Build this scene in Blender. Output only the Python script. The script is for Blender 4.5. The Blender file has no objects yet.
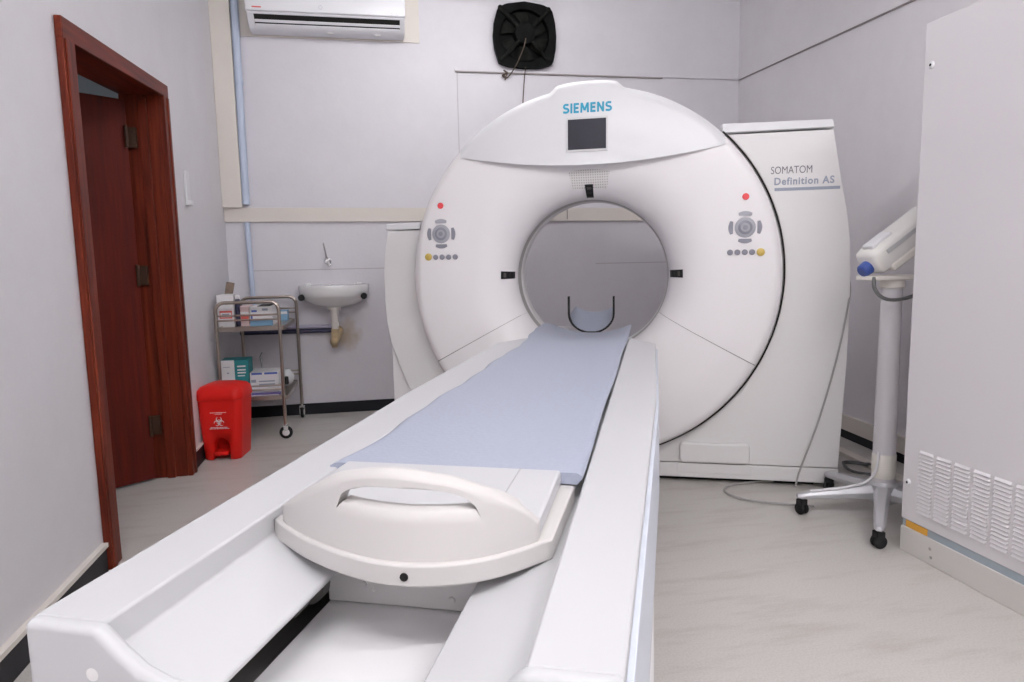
import bpy, bmesh, math, random
from math import sin, cos, pi, sqrt, radians
from mathutils import Vector, Matrix
random.seed(4)
SC = bpy.context.scene
COL = SC.collection

# ------------------------------------------------------------------ materials
def new_mat(name):
    m = bpy.data.materials.new(name); m.use_nodes = True
    return m, m.node_tree.nodes, m.node_tree.links, m.node_tree.nodes['Principled BSDF']

def mat(name, col, rough=.5, metal=0., bump=0., scale=60., var=0., spec=.5, coat=0.):
    m, N, L, b = new_mat(name)
    b.inputs['Base Color'].default_value = (*col, 1)
    b.inputs['Roughness'].default_value = rough
    b.inputs['Metallic'].default_value = metal
    b.inputs['Specular IOR Level'].default_value = spec
    b.inputs['Coat Weight'].default_value = coat
    tc = N.new('ShaderNodeTexCoord')
    nz = N.new('ShaderNodeTexNoise'); nz.inputs['Scale'].default_value = scale; nz.inputs['Detail'].default_value = 4
    L.new(tc.outputs['Object'], nz.inputs['Vector'])
    if var:
        r = N.new('ShaderNodeValToRGB')
        r.color_ramp.elements[0].position = .3; r.color_ramp.elements[1].position = .7
        r.color_ramp.elements[0].color = (*[c * (1 - var) for c in col], 1)
        r.color_ramp.elements[1].color = (*[min(1, c * (1 + var)) for c in col], 1)
        L.new(nz.outputs['Fac'], r.inputs['Fac']); L.new(r.outputs['Color'], b.inputs['Base Color'])
    if bump:
        bp = N.new('ShaderNodeBump'); bp.inputs['Strength'].default_value = bump; bp.inputs['Distance'].default_value = .01
        L.new(nz.outputs['Fac'], bp.inputs['Height']); L.new(bp.outputs['Normal'], b.inputs['Normal'])
    return m

def wood_mat(name, c0, c1, axis=2):
    m, N, L, b = new_mat(name)
    tc = N.new('ShaderNodeTexCoord'); mp = N.new('ShaderNodeMapping')
    s = [26., 26., 26.]; s[axis] = 1.6
    mp.inputs['Scale'].default_value = s
    L.new(tc.outputs['Object'], mp.inputs['Vector'])
    nz = N.new('ShaderNodeTexNoise'); nz.inputs['Scale'].default_value = 1.5; nz.inputs['Detail'].default_value = 7; nz.inputs['Roughness'].default_value = .6
    L.new(mp.outputs['Vector'], nz.inputs['Vector'])
    r = N.new('ShaderNodeValToRGB')
    r.color_ramp.elements[0].position = .32; r.color_ramp.elements[1].position = .7
    r.color_ramp.elements[0].color = (*c0, 1); r.color_ramp.elements[1].color = (*c1, 1)
    L.new(nz.outputs['Fac'], r.inputs['Fac']); L.new(r.outputs['Color'], b.inputs['Base Color'])
    b.inputs['Roughness'].default_value = .42
    b.inputs['Specular IOR Level'].default_value = .15
    return m

def floor_mat():
    m, N, L, b = new_mat('vinyl_floor')
    tc = N.new('ShaderNodeTexCoord')
    mp = N.new('ShaderNodeMapping'); mp.inputs['Scale'].default_value = (1.1, 5.5, 1); mp.inputs['Rotation'].default_value = (0, 0, radians(-28))
    L.new(tc.outputs['Object'], mp.inputs['Vector'])
    n1 = N.new('ShaderNodeTexNoise'); n1.inputs['Scale'].default_value = 2.2; n1.inputs['Detail'].default_value = 6; n1.inputs['Roughness'].default_value = .65
    L.new(mp.outputs['Vector'], n1.inputs['Vector'])
    r1 = N.new('ShaderNodeValToRGB')
    r1.color_ramp.elements[0].position = .30; r1.color_ramp.elements[0].color = (.49, .455, .415, 1)
    r1.color_ramp.elements[1].position = .5; r1.color_ramp.elements[1].color = (.57, .545, .515, 1)
    L.new(n1.outputs['Fac'], r1.inputs['Fac'])
    n2 = N.new('ShaderNodeTexNoise'); n2.inputs['Scale'].default_value = 160; n2.inputs['Detail'].default_value = 2
    L.new(tc.outputs['Object'], n2.inputs['Vector'])
    r2 = N.new('ShaderNodeValToRGB')
    r2.color_ramp.elements[0].position = .35; r2.color_ramp.elements[0].color = (.90, .90, .90, 1)
    r2.color_ramp.elements[1].position = .6; r2.color_ramp.elements[1].color = (1, 1, 1, 1)
    L.new(n2.outputs['Fac'], r2.inputs['Fac'])
    mx = N.new('ShaderNodeMix'); mx.data_type = 'RGBA'; mx.blend_type = 'MULTIPLY'; mx.inputs[0].default_value = 1
    L.new(r1.outputs['Color'], mx.inputs[6]); L.new(r2.outputs['Color'], mx.inputs[7])
    L.new(mx.outputs[2], b.inputs['Base Color'])
    b.inputs['Roughness'].default_value = .33
    return m

def wall_mat(name, col, stain=None):
    m, N, L, b = new_mat(name)
    tc = N.new('ShaderNodeTexCoord')
    n1 = N.new('ShaderNodeTexNoise'); n1.inputs['Scale'].default_value = 3.; n1.inputs['Detail'].default_value = 6; n1.inputs['Roughness'].default_value = .7
    L.new(tc.outputs['Object'], n1.inputs['Vector'])
    r = N.new('ShaderNodeValToRGB')
    r.color_ramp.elements[0].position = .25; r.color_ramp.elements[0].color = (*[c * .95 for c in col], 1)
    r.color_ramp.elements[1].position = .75; r.color_ramp.elements[1].color = (*[c * 1.03 for c in col], 1)
    L.new(n1.outputs['Fac'], r.inputs['Fac'])
    out = r.outputs['Color']
    for (p, rad, c, amt) in (stain or []):
        vm = N.new('ShaderNodeVectorMath'); vm.operation = 'DISTANCE'; vm.inputs[1].default_value = p
        n3 = N.new('ShaderNodeTexNoise'); n3.inputs['Scale'].default_value = 14; n3.inputs['Detail'].default_value = 5
        L.new(tc.outputs['Object'], n3.inputs['Vector']); L.new(tc.outputs['Object'], vm.inputs[0])
        ad = N.new('ShaderNodeMath'); ad.operation = 'MULTIPLY_ADD'; ad.inputs[1].default_value = -rad * 1.2
        L.new(n3.outputs['Fac'], ad.inputs[0]); L.new(vm.outputs['Value'], ad.inputs[2])
        mr = N.new('ShaderNodeMapRange'); mr.inputs['From Min'].default_value = rad * .3; mr.inputs['From Max'].default_value = -rad * .5
        mr.inputs['To Min'].default_value = 0; mr.inputs['To Max'].default_value = amt
        L.new(ad.outputs[0], mr.inputs['Value'])
        mx = N.new('ShaderNodeMix'); mx.data_type = 'RGBA'
        L.new(mr.outputs[0], mx.inputs[0]); L.new(out, mx.inputs[6]); mx.inputs[7].default_value = (*c, 1)
        out = mx.outputs[2]
    L.new(out, b.inputs['Base Color'])
    b.inputs['Roughness'].default_value = .42
    n2 = N.new('ShaderNodeTexNoise'); n2.inputs['Scale'].default_value = 35; n2.inputs['Detail'].default_value = 5
    L.new(tc.outputs['Object'], n2.inputs['Vector'])
    bp = N.new('ShaderNodeBump'); bp.inputs['Strength'].default_value = .12; bp.inputs['Distance'].default_value = .01
    L.new(n2.outputs['Fac'], bp.inputs['Height']); L.new(bp.outputs['Normal'], b.inputs['Normal'])
    return m

def emit_mat(name, col, strength):
    m, N, L, b = new_mat(name)
    b.inputs['Base Color'].default_value = (*col, 1)
    b.inputs['Emission Color'].default_value = (*col, 1)
    b.inputs['Emission Strength'].default_value = strength
    return m

def grille_mat():
    m, N, L, b = new_mat('speaker_dots')
    tc = N.new('ShaderNodeTexCoord')
    vo = N.new('ShaderNodeTexVoronoi'); vo.inputs['Scale'].default_value = 88; vo.inputs['Randomness'].default_value = 0
    mp = N.new('ShaderNodeMapping'); mp.inputs['Scale'].default_value = (1, 0, 1)
    L.new(tc.outputs['Object'], mp.inputs['Vector']); L.new(mp.outputs['Vector'], vo.inputs['Vector'])
    r = N.new('ShaderNodeValToRGB'); r.color_ramp.interpolation = 'LINEAR'
    r.color_ramp.elements[0].position = .2; r.color_ramp.elements[0].color = (.5, .48, .46, 1)
    r.color_ramp.elements[1].position = .42; r.color_ramp.elements[1].color = (.80, .78, .76, 1)
    L.new(vo.outputs['Distance'], r.inputs['Fac']); L.new(r.outputs['Color'], b.inputs['Base Color'])
    b.inputs['Roughness'].default_value = .5
    return m

WHITE = mat('white_enamel', (.735, .735, .75), .34, bump=.01, scale=300)
COVER = mat('warm_white_plastic', (.83, .805, .81), .36, bump=.012, scale=300)
TABLE = mat('glossy_white_plastic', (.535, .535, .548), .40, spec=.22)
HANDLE = mat('satin_grip_plastic', (.57, .55, .535), .42, spec=.3)
GREYW = mat('off_white_plastic', (.74, .725, .72), .38)
CREAMP = mat('ivory_plastic', (.78, .75, .69), .4)
CREAM = mat('cream_paint', (.70, .655, .60), .45, bump=.02, scale=9, var=.012)
PAD = mat('blue_grey_vinyl', (.355, .385, .475), .5, bump=.06, scale=120, var=.03)
DARK = mat('dark_recess', (.02, .019, .018), .7, spec=.15)
BLACK = mat('black_rubber', (.014, .014, .015), .55, spec=.2)
SKIRT = mat('black_skirting', (.014, .014, .018), .45, spec=.2)
SCREEN = mat('display_glass', (.035, .034, .045), .35, spec=.12)
FRAMEG = mat('display_frame', (.66, .66, .66), .4)
TEAL = mat('teal_print', (.02, .33, .50), .5)
LGREY = mat('grey_print', (.30, .33, .40), .5)
DGREY = mat('dark_grey_print', (.14, .14, .16), .5)
BUTTON = mat('grey_button', (.25, .25, .29), .45)
BUTTOND = mat('mid_grey_button', (.37, .37, .41), .45)
RED = mat('red_button', (.72, .06, .07), .4)
YELLOW = mat('yellow_button', (.60, .43, .10), .4)
RINGG = mat('grey_scan_ring', (.36, .345, .33), .35)
BINRED = mat('red_plastic', (.64, .012, .008), .42, bump=.02, scale=200, spec=.25)
STEEL = mat('brushed_steel', (.37, .32, .28), .3, metal=.9, var=.05, scale=30)
CHROME = mat('chrome', (.7, .7, .7), .2, metal=1.)
ALU = mat('silver_paint', (.52, .52, .54), .38, metal=.35)
CERAMIC = mat('white_ceramic', (.80, .80, .80), .12, coat=.5)
PVC = mat('white_pvc', (.74, .71, .66), .4)
DIRTYPVC = mat('stained_pvc', (.55, .42, .25), .5, var=.3, scale=18)
BLUEP = mat('pale_blue_pipe', (.50, .57, .70), .4)
NAVY = mat('navy_flask_pipe_shadow', (.03, .032, .075), .4)
LILAC = mat('lilac_pipe', (.46, .44, .56), .4)
FAN = mat('black_fan_plastic', (.007, .0075, .0075), .7, var=.4, scale=14, spec=.06)
FANG = mat('grimy_black_plastic', (.011, .012, .0105), .75, var=.5, scale=22, spec=.06)
ACW = mat('ac_white', (.77, .77, .80), .3)
CABINET = mat('cabinet_grey_enamel', (.70, .675, .69), .45, bump=.02, scale=250)
BLUEST = mat('blue_grey_strip', (.36, .42, .47), .4)
ORANGE = mat('orange_label', (.72, .36, .05), .5)
BLUEK = mat('blue_knob', (.04, .08, .30), .4)
CARD = mat('white_card', (.72, .71, .72), .6)
PINKC = mat('pink_card', (.66, .50, .50), .6)
REDP = mat('red_print', (.62, .12, .10), .6)
BLUEC = mat('blue_print', (.06, .11, .42), .6)
SKYC = mat('sky_blue_card', (.22, .40, .58), .6)
TEALC = mat('teal_card', (.015, .21, .23), .55)
PURP = mat('violet_folder', (.12, .09, .34), .5)
BROWN = mat('brown_board', (.22, .16, .12), .6, var=.15, scale=30)
BRASS = mat('dark_brass', (.05, .022, .012), .5, spec=.3)
CABLE = mat('grey_cable', (.35, .34, .33), .5)
CABLED = mat('dark_grey_cable', (.12, .12, .12), .5)
ROPE = mat('brown_cord', (.085, .06, .045), .7)
SIDEB = mat('blue_grey_trim', (.60, .64, .71), .35)
WOODF = wood_mat('mahogany_frame', (.062, .009, .005), (.19, .030, .012))
WOODH = wood_mat('mahogany_header', (.062, .009, .005), (.19, .030, .012), 1)
WOODL = wood_mat('mahogany_leaf', (.066, .008, .005), (.12, .015, .008))
WALLL = wall_mat('left_wall_paint', (.69, .675, .70))
WALLB = wall_mat('back_wall_paint', (.67, .65, .69), [((-.26, 5.32, .60), .16, (.40, .30, .17), .75)])
WALLR = wall_mat('right_wall_paint', (.76, .735, .76))
CEIL = wall_mat('ceiling_paint', (.84, .84, .84))
WALLF = wall_mat('front_wall_paint', (.80, .79, .80))
HALL = wall_mat('corridor_paint', (.62, .66, .70))
FLOOR = floor_mat()
LAMP = emit_mat('lamp_tube', (1., .985, 1.), 175.)
LAMPW = emit_mat('fill_tube', (1., .985, 1.), 72.)
LAMPH = emit_mat('corridor_lamp_diffuser', (.93, .97, 1.), 4.5)
GRILLE = grille_mat()

# ------------------------------------------------------------------ mesh helpers
class MB:
    def __init__(s): s.v = []; s.f = []; s.m = []
    def add(s, V, F, mi=0):
        o = len(s.v); s.v += [tuple(p) for p in V]
        for f in F: s.f.append([o + i for i in f]); s.m.append(mi)
        return s
    def box(s, x0, x1, y0, y1, z0, z1, mi=0):
        V = [(x, y, z) for z in (z0, z1) for y in (y0, y1) for x in (x0, x1)]
        return s.add(V, [(0, 2, 3, 1), (4, 5, 7, 6), (0, 1, 5, 4), (2, 6, 7, 3), (0, 4, 6, 2), (1, 3, 7, 5)], mi)
    def tube(s, pts, r, n=10, mi=0, closed=False):
        pts = [Vector(p) for p in pts]; k = len(pts)
        rs = r if isinstance(r, (list, tuple)) else [r] * k
        V = []; up = None
        for i, p in enumerate(pts):
            if closed: d = (pts[(i + 1) % k] - pts[i - 1])
            else: d = pts[min(i + 1, k - 1)] - pts[max(i - 1, 0)]
            if d.length < 1e-9: d = Vector((0, 0, 1))
            d.normalize()
            if up is None:
                up = Vector((0, 0, 1)) if abs(d.z) < .9 else Vector((1, 0, 0))
            a = d.cross(up)
            if a.length < 1e-4: a = d.cross(Vector((0, 1, 0)))
            a.normalize(); b = a.cross(d).normalized(); up = b
            for j in range(n):
                t = 2 * pi * j / n
                V.append(p + a * (rs[i] * cos(t)) + b * (rs[i] * sin(t)))
        F = []
        for i in range(k if closed else k - 1):
            i2 = (i + 1) % k
            for j in range(n):
                j2 = (j + 1) % n
                F.append((i * n + j, i * n + j2, i2 * n + j2, i2 * n + j))
        if not closed:
            F.append(tuple(range(n - 1, -1, -1))); F.append(tuple((k - 1) * n + j for j in range(n)))
        return s.add(V, F, mi)
    def lathe(s, prof, n=32, c=(0, 0, 0), axis='z', a0=0., a1=2 * pi, mi=0, capends=False):
        # prof: list of (r, h) ; axis z: h along z ; axis y: h along y (angle measured in x-z)
        full = abs(a1 - a0 - 2 * pi) < 1e-6
        m = n if full else n + 1
        V = []
        for i in range(m):
            t = a0 + (a1 - a0) * i / n
            for (r, h) in prof:
                if axis == 'z': V.append((c[0] + r * cos(t), c[1] + r * sin(t), c[2] + h))
                elif axis == 'y': V.append((c[0] + r * cos(t), c[1] + h, c[2] + r * sin(t)))
                else: V.append((c[0] + h, c[1] + r * cos(t), c[2] + r * sin(t)))
        k = len(prof); F = []
        for i in range(n):
            i2 = (i + 1) % m
            for j in range(k - 1):
                F.append((i * k + j, i2 * k + j, i2 * k + j + 1, i * k + j + 1))
        return s.add(V, F, mi)
    def cyl(s, c, r, h, n=20, axis='z', mi=0, r2=None):
        r2 = r if r2 is None else r2
        return s.lathe([(1e-5, 0), (r, 0), (r2, h), (1e-5, h)], n, c, axis, mi=mi)
    def prism(s, poly, h0, h1, axis='y', mi=0):
        k = len(poly)
        def P(a, b, h): return (a, h, b) if axis == 'y' else ((h, a, b) if axis == 'x' else (a, b, h))
        V = [P(a, b, h0) for a, b in poly] + [P(a, b, h1) for a, b in poly]
        F = [tuple(range(k)), tuple(range(2 * k - 1, k - 1, -1))]
        for i in range(k):
            j = (i + 1) % k; F.append((i, i + k, j + k, j))
        return s.add(V, F, mi)
    def grid(s, fn, nu, nv, mi=0):
        V = [fn(i / nu, j / nv) for i in range(nu + 1) for j in range(nv + 1)]
        w = nv + 1
        F = [(i * w + j, (i + 1) * w + j, (i + 1) * w + j + 1, i * w + j + 1) for i in range(nu) for j in range(nv)]
        return s.add(V, F, mi)
    def loft(s, loops, mi=0, caps=True):
        n = len(loops[0]); V = [p for l in loops for p in l]; F = []
        for i in range(len(loops) - 1):
            for j in range(n):
                j2 = (j + 1) % n
                F.append((i * n + j, i * n + j2, (i + 1) * n + j2, (i + 1) * n + j))
        if caps: F += [tuple(range(n - 1, -1, -1)), tuple((len(loops) - 1) * n + j for j in range(n))]
        return s.add(V, F, mi)
    def xf(s, M):
        s.v = [tuple(M @ Vector(p)) for p in s.v]; return s
    def build(s, name, mats, parent=None, smooth=True, bevel=0., seg=2, angle=35, solid=0., weld=True):
        me = bpy.data.meshes.new(name); me.from_pydata(s.v, [], s.f)
        mats = mats if isinstance(mats, (list, tuple)) else [mats]
        for m in mats: me.materials.append(m)
        for p, i in zip(me.polygons, s.m): p.material_index = i
        bm = bmesh.new(); bm.from_mesh(me)
        if weld: bmesh.ops.remove_doubles(bm, verts=bm.verts, dist=1e-6)
        bmesh.ops.recalc_face_normals(bm, faces=bm.faces)
        for e in bm.edges:
            e.smooth = not (len(e.link_faces) == 2 and e.calc_face_angle(0) > radians(angle))
        for f in bm.faces: f.smooth = smooth
        bm.to_mesh(me); bm.free()
        o = bpy.data.objects.new(name, me); COL.objects.link(o)
        if parent: o.parent = parent
        if solid:
            md = o.modifiers.new('shell', 'SOLIDIFY'); md.thickness = solid; md.offset = 0
        if bevel:
            md = o.modifiers.new('edge', 'BEVEL'); md.width = bevel; md.segments = seg
            md.limit_method = 'ANGLE'; md.angle_limit = radians(angle); md.harden_normals = True
        return o

def tag(o, label=None, cat=None, group=None, kind=None):
    if label: o['label'] = label
    if cat: o['category'] = cat
    if group: o['group'] = group
    if kind: o['kind'] = kind
    return o
def thing(name, label, cat, loc=(0, 0, 0), rz=0., group=None):
    o = bpy.data.objects.new(name, None); COL.objects.link(o)
    o.empty_display_size = .1
    o.location = loc; o.rotation_euler = (0, 0, rz)
    return tag(o, label, cat, group)
def struct(o): o['kind'] = 'structure'; return o
def arcp(c, r, a0, a1, n, f): return [f(c[0] + r * cos(a0 + (a1 - a0) * i / n), c[1] + r * sin(a0 + (a1 - a0) * i / n)) for i in range(n + 1)]

def text_mesh(txt, size, bold=0., extrude=.0008, shear=0., spacing=1.):
    cu = bpy.data.curves.new('lettering_curve', 'FONT'); cu.body = txt; cu.size = size
    cu.offset = bold; cu.extrude = extrude; cu.shear = shear; cu.space_character = spacing
    cu.resolution_u = 4
    to = bpy.data.objects.new('lettering_source', cu); COL.objects.link(to)
    dg = bpy.context.evaluated_depsgraph_get()
    me = bpy.data.meshes.new_from_object(to.evaluated_get(dg))
    V = [v.co.copy() for v in me.vertices]; F = [tuple(p.vertices) for p in me.polygons]
    bpy.data.objects.remove(to); bpy.data.curves.remove(cu); bpy.data.meshes.remove(me)
    return V, F
def fit_text(txt, x0, x1, z0, z1, fn, name, m, parent, bold=0., spacing=1.):
    """letters stretched into the rectangle x0..x1, z0..z1 and laid on the surface fn(x, z, lift)"""
    V, F = text_mesh(txt, 1., bold, .02, 0., spacing)
    xs = [v.x for v in V]; ys = [v.y for v in V]
    ax, bx, ay, by = min(xs), max(xs), min(ys), max(ys)
    W = [fn(x0 + (v.x - ax) / (bx - ax) * (x1 - x0), z0 + (v.y - ay) / (by - ay) * (z1 - z0), .0012 if v.z > 0 else 0.) for v in V]
    return MB().add(W, F).build(name, m, parent, smooth=False)

# ------------------------------------------------------------------ camera
def make_camera():
    n = lambda v: v.normalized()
    down = n(Vector((112., 5643., 683.)))
    d = Vector((376. - 512., 0., 683.)); d.y = -(d.x * down.x + d.z * down.z) / down.y
    F = n(d); Rr = down.cross(F); U = -down
    # rows of the room axes in camera coordinates (x right, y down, z forward)
    cx = Vector((Rr.x, F.x, U.x)); cy = Vector((Rr.y, F.y, U.y)); cz = Vector((Rr.z, F.z, U.z))
    cam = bpy.data.cameras.new('camera'); cam.sensor_width = 36; cam.lens = 683. * 36 / 1024; cam.clip_start = .02
    o = bpy.data.objects.new('camera', cam); COL.objects.link(o)
    M = Matrix.Identity(4)
    for i in range(3): M[i][0] = cx[i]; M[i][1] = -cy[i]; M[i][2] = -cz[i]
    M[0][3], M[1][3], M[2][3] = 0, 0, 1.15
    o.matrix_world = M
    SC.camera = o
make_camera()

TH = radians(22.928)          # the scanner stands turned this far in the room
def ct(x, y): return (x * cos(TH) + y * sin(TH), -x * sin(TH) + y * cos(TH))

# ------------------------------------------------------------------ room shell
LX, BY, CZ, FY = -1.06, 5.32, 3.17, -1.7
def RX(y): return 2.97 - .087 * (BY - y)
struct(MB().box(-3.6, 3.3, FY - .2, BY + .2, -.1, 0).build('floor', FLOOR, smooth=False))
struct(MB().box(LX - .16, 3.2, FY - .15, BY + .15, CZ, CZ + .1).build('ceiling', CEIL, smooth=False))
w = MB()
DY0, DY1 = 2.83, 3.915          # door opening
w.box(LX - .16, LX, FY, DY0 - .02, 0, CZ); w.box(LX - .16, LX, DY1 + .02, BY, 0, CZ); w.prism([(DY0 - .02, 1.972), (DY1 + .02, 2.038), (DY1 + .02, CZ), (DY0 - .02, CZ)], LX - .16, LX, 'x')
struct(w.build('wall_left', WALLL, smooth=False))
struct(MB().box(LX - .16, 3.2, BY, BY + .15, 0, CZ).build('wall_back', WALLB, smooth=False))
struct(MB().prism([(RX(FY), FY), (RX(BY), BY), (RX(BY) + .2, BY), (RX(FY) + .8, FY)], 0, CZ, 'z').build('wall_right', WALLR, smooth=False))
struct(MB().box(LX - .16, 3.2, FY - .15, FY, 0, CZ).build('wall_front', WALLF, smooth=False))
# corridor behind the door
struct(MB().box(-3.55, -3.4, 1.2, BY, 0, 2.75).build('wall_corridor', HALL, smooth=False))
struct(MB().box(-3.4, LX - .16, BY - .3, BY - .15, 0, 2.75).build('wall_corridor_far', HALL, smooth=False))
struct(MB().box(-3.4, LX - .16, 1.2, 1.35, 0, 2.75).build('wall_corridor_near', HALL, smooth=False))
struct(MB().box(-3.55, LX - .16, 1.2, BY, 2.75, 2.85).build('ceiling_corridor', HALL, smooth=False))
# skirtings
def skirt(name, parts, m):
    b = MB()
    for p in parts: b.box(*p)
    return struct(b.build(name, m, smooth=False))
skirt('baseboard_left', [(LX, LX + .014, FY, 2.725, 0, .098), (LX, LX + .014, 4.005, BY, 0, .098)], SKIRT)
skirt('trim_1', [(LX, LX + .022, FY, 2.725, .098, .114), (LX, LX + .018, 4.005, BY, .098, .106)], CREAM)
skirt('baseboard_back', [(LX + .014, 2.9, BY - .014, BY, 0, .083)], SKIRT)
def right_strip(name, z0, z1, d, m, y0=FY, y1=BY - .02):
    return struct(MB().prism([(RX(y0) - d, y0), (RX(y1) - d, y1), (RX(y1), y1), (RX(y0), y0)], z0, z1, 'z').build(name, m, smooth=False))
right_strip('baseboard_right', 0, .055, .016, SKIRT)
right_strip('trim_2', .055, .145, .024, CREAM)
# chair rail along the back wall, corner boxing, upper battens
mb = MB().loft([[(x, BY - .022, z0), (x, BY - .022, z1), (x, BY, z1), (x, BY, z0)] for x, z0, z1 in ((LX, 1.450, 1.553), (2.95, 1.427, 1.530))])
struct(mb.build('trim_3', CREAM, smooth=False, bevel=.003))
struct(MB().box(1.497, 1.504, BY - .0235, BY - .021, 1.448, 1.538).build('trim_11', mat('rail_joint', (.25, .22, .20), .7), smooth=False))
struct(MB().box(LX, -.926, BY - .06, BY, 1.55, CZ).build('trim_4', CREAM, smooth=False, bevel=.003))
struct(MB().box(.64, 2.95, BY - .016, BY, 2.556, 2.574).build('trim_5', WALLB, smooth=False, bevel=.002))
struct(MB().box(.645, 2.30, BY - .019, BY - .001, 2.547, 2.5555).build('trim_6', mat('brown_batten_edge', (.33, .30, .29), .7), smooth=False))  # darker line below the upper batten
struct(MB().box(.655, .661, BY - .004, BY, 1.55, 2.545).build('trim_7', mat('panel_joint', (.50, .48, .50), .6), smooth=False))
struct(MB().box(-.9, .25, BY - .002, BY, 1.093, 1.098).box(1.74, 2.9, BY - .002, BY, 1.093, 1.098).build('trim_8', mat('panel_seam', (.43, .40, .40), .6), smooth=False))
b = MB()
V = []
for y, z in ((BY - .02, 2.565), (1.8, 2.36)):
    for dx, dz in ((0, -.008), (-.016, -.008), (-.016, .010), (0, .010)): V.append((RX(y) + dx, y, z + dz))
b.add(V, [(0, 1, 2, 3), (7, 6, 5, 4), (0, 4, 5, 1), (1, 5, 6, 2), (2, 6, 7, 3), (3, 7, 4, 0)])
struct(b.build('trim_9', WALLR, smooth=False))
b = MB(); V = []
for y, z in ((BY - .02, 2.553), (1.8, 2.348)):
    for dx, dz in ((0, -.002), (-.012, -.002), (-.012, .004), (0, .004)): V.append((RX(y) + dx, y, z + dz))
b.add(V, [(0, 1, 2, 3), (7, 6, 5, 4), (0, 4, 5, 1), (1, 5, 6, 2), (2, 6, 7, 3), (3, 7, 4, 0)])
struct(b.build('trim_10', mat('brown_rail_edge', (.34, .31, .31), .7), smooth=False))  # thin darker line below the right wall batten
# low floor trunking by the right wall
tag(MB().prism([(RX(2.3) - .25, 2.3), (RX(4.4) - .25, 4.4), (RX(4.4) - .19, 4.4), (RX(2.3) - .19, 2.3)], 0, .022, 'z').build('floor_trunking', CREAM, bevel=.004),
    'cream cable trunking lying on the floor along the right wall', 'trunking')

# ------------------------------------------------------------------ door
door = bpy.data.objects.new('door_1', None); COL.objects.link(door); door['kind'] = 'structure'
door.location = (LX, DY1, 0)
def D(mb, name, m, parent=door, **k):
    mb.v = [(x - LX, y - DY1, z) for x, y, z in mb.v]
    return mb.build(name, m, parent, **k)
def ztop(y): return 2.018 + (y - 2.73) * .052     # the head of the frame hangs a little out of level
def zin(y): return 1.948 + (y - 2.83) * .062
# architrave legs and head (front), reveal lining behind
b = MB()
b.box(LX, LX + .026, 2.735, 2.835, 0, zin(2.80) + .02)
b.box(LX + .024, LX + .032, 2.745, 2.775, 0, zin(2.78))
D(b, 'frame_post', WOODF, bevel=.004)
b = MB()
b.box(LX, LX + .026, 3.91, 3.995, 0, zin(3.95) + .02)
b.box(LX + .024, LX + .032, 3.955, 3.985, 0, zin(3.95))
D(b, 'frame_post', WOODF, bevel=.004)
b = MB()
y0, y1 = 2.734, 3.996
V = [(x, y, z) for x in (LX, LX + .027) for (y, z) in ((y0, zin(y0)), (y1, zin(y1)), (y1, ztop(y1)), (y0, ztop(y0)))]
b.add(V, [(0, 1, 2, 3), (7, 6, 5, 4), (0, 4, 5, 1), (1, 5, 6, 2), (2, 6, 7, 3), (3, 7, 4, 0)])
D(b, 'frame_head', WOODH, bevel=.005)
b = MB()
V = [(x, y, z) for x in (LX - .19, LX) for (y, z) in ((2.81, zin(2.83) + .006), (3.935, zin(3.91) + .006), (3.935, 2.055), (2.81, 1.99))]
b.add(V, [(0, 1, 2, 3), (7, 6, 5, 4), (0, 4, 5, 1), (1, 5, 6, 2), (2, 6, 7, 3), (3, 7, 4, 0)])
D(b, 'frame_lining', WOODH)
b = MB(); b.box(LX - .19, LX, 2.80, 2.832, 0, 2.0); D(b, 'frame_lining', WOODF)
b = MB(); b.box(LX - .19, LX, 3.912, 3.945, 0, 2.05); b.box(LX - .10, LX - .06, 3.895, 3.914, 0, 2.0); D(b, 'frame_lining', WOODF, bevel=.003)
# leaf, hinged on the far post and swung into the corridor
hx, hy = LX - .165, 3.895
ang = math.atan2(3.729 - 3.882, -1.384 + 1.21)
b = MB(); b.box(0, .93, -.02, .02, .012, 1.985)
b.xf(Matrix.Translation((hx, hy, 0)) @ Matrix.Rotation(ang, 4, 'Z'))
leaf = D(b, 'door_leaf', WOODL, bevel=.003)
for z in (1.80, 1.10, .30):
    b = MB(); b.cyl((hx + .012, hy - .028, z - .055), .009, .11, 10); b.box(hx + .01, hx + .052, hy - .014, hy - .006 + .012, z - .05, z + .05)
    D(b, 'hinge', BRASS, leaf)

# ------------------------------------------------------------------ lamps (ceiling fittings)
def lamp(x, y, rz, lx, ly, label, m=LAMP, z=CZ):
    t = thing('ceiling_light', label, 'light', (x, y, z), rz)
    MB().box(-lx / 2 - .03, lx / 2 + .03, -ly / 2 - .03, ly / 2 + .03, -.06, 0).build('housing', WHITE, t, bevel=.006)
    MB().box(-lx / 2, lx / 2, -ly / 2, ly / 2, -.075, -.061).build('diffuser', m, t, bevel=.004)
def tube_lamp(x, y, L, label, m):
    t = thing('tube_light', label, 'light', (x, y, CZ))
    MB().box(-L / 2 - .04, L / 2 + .04, -.035, .035, -.05, 0).build('batten', WHITE, t, bevel=.006)
    for q in (-1, 1):
        MB().box(q * (L / 2 + .012) - .012, q * (L / 2 + .012) + .012, -.022, .022, -.115, -.05).build('lamp_holder', WHITE, t, bevel=.004)
    MB().cyl((-L / 2, 0, -.092), .021, L, 16, 'x').build('fluorescent_tube', m, t)
tube_lamp(-.2, -.35, 1.2, 'fluorescent tube light behind the near end of the table, door side', LAMP)
tube_lamp(1.45, -.35, 1.2, 'fluorescent tube light behind the near end of the table, cabinet side', LAMP)
tube_lamp(.75, 3.75, 1.2, 'unseen fill tube added above the scanner to brighten what lies behind', LAMPW)  # added fill tube, brightens the bore and the back wall
lamp(-2.2, 3.0, 0, .3, 1.2, 'ceiling light fitting in the corridor behind the door', LAMPH, 2.75)

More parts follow.
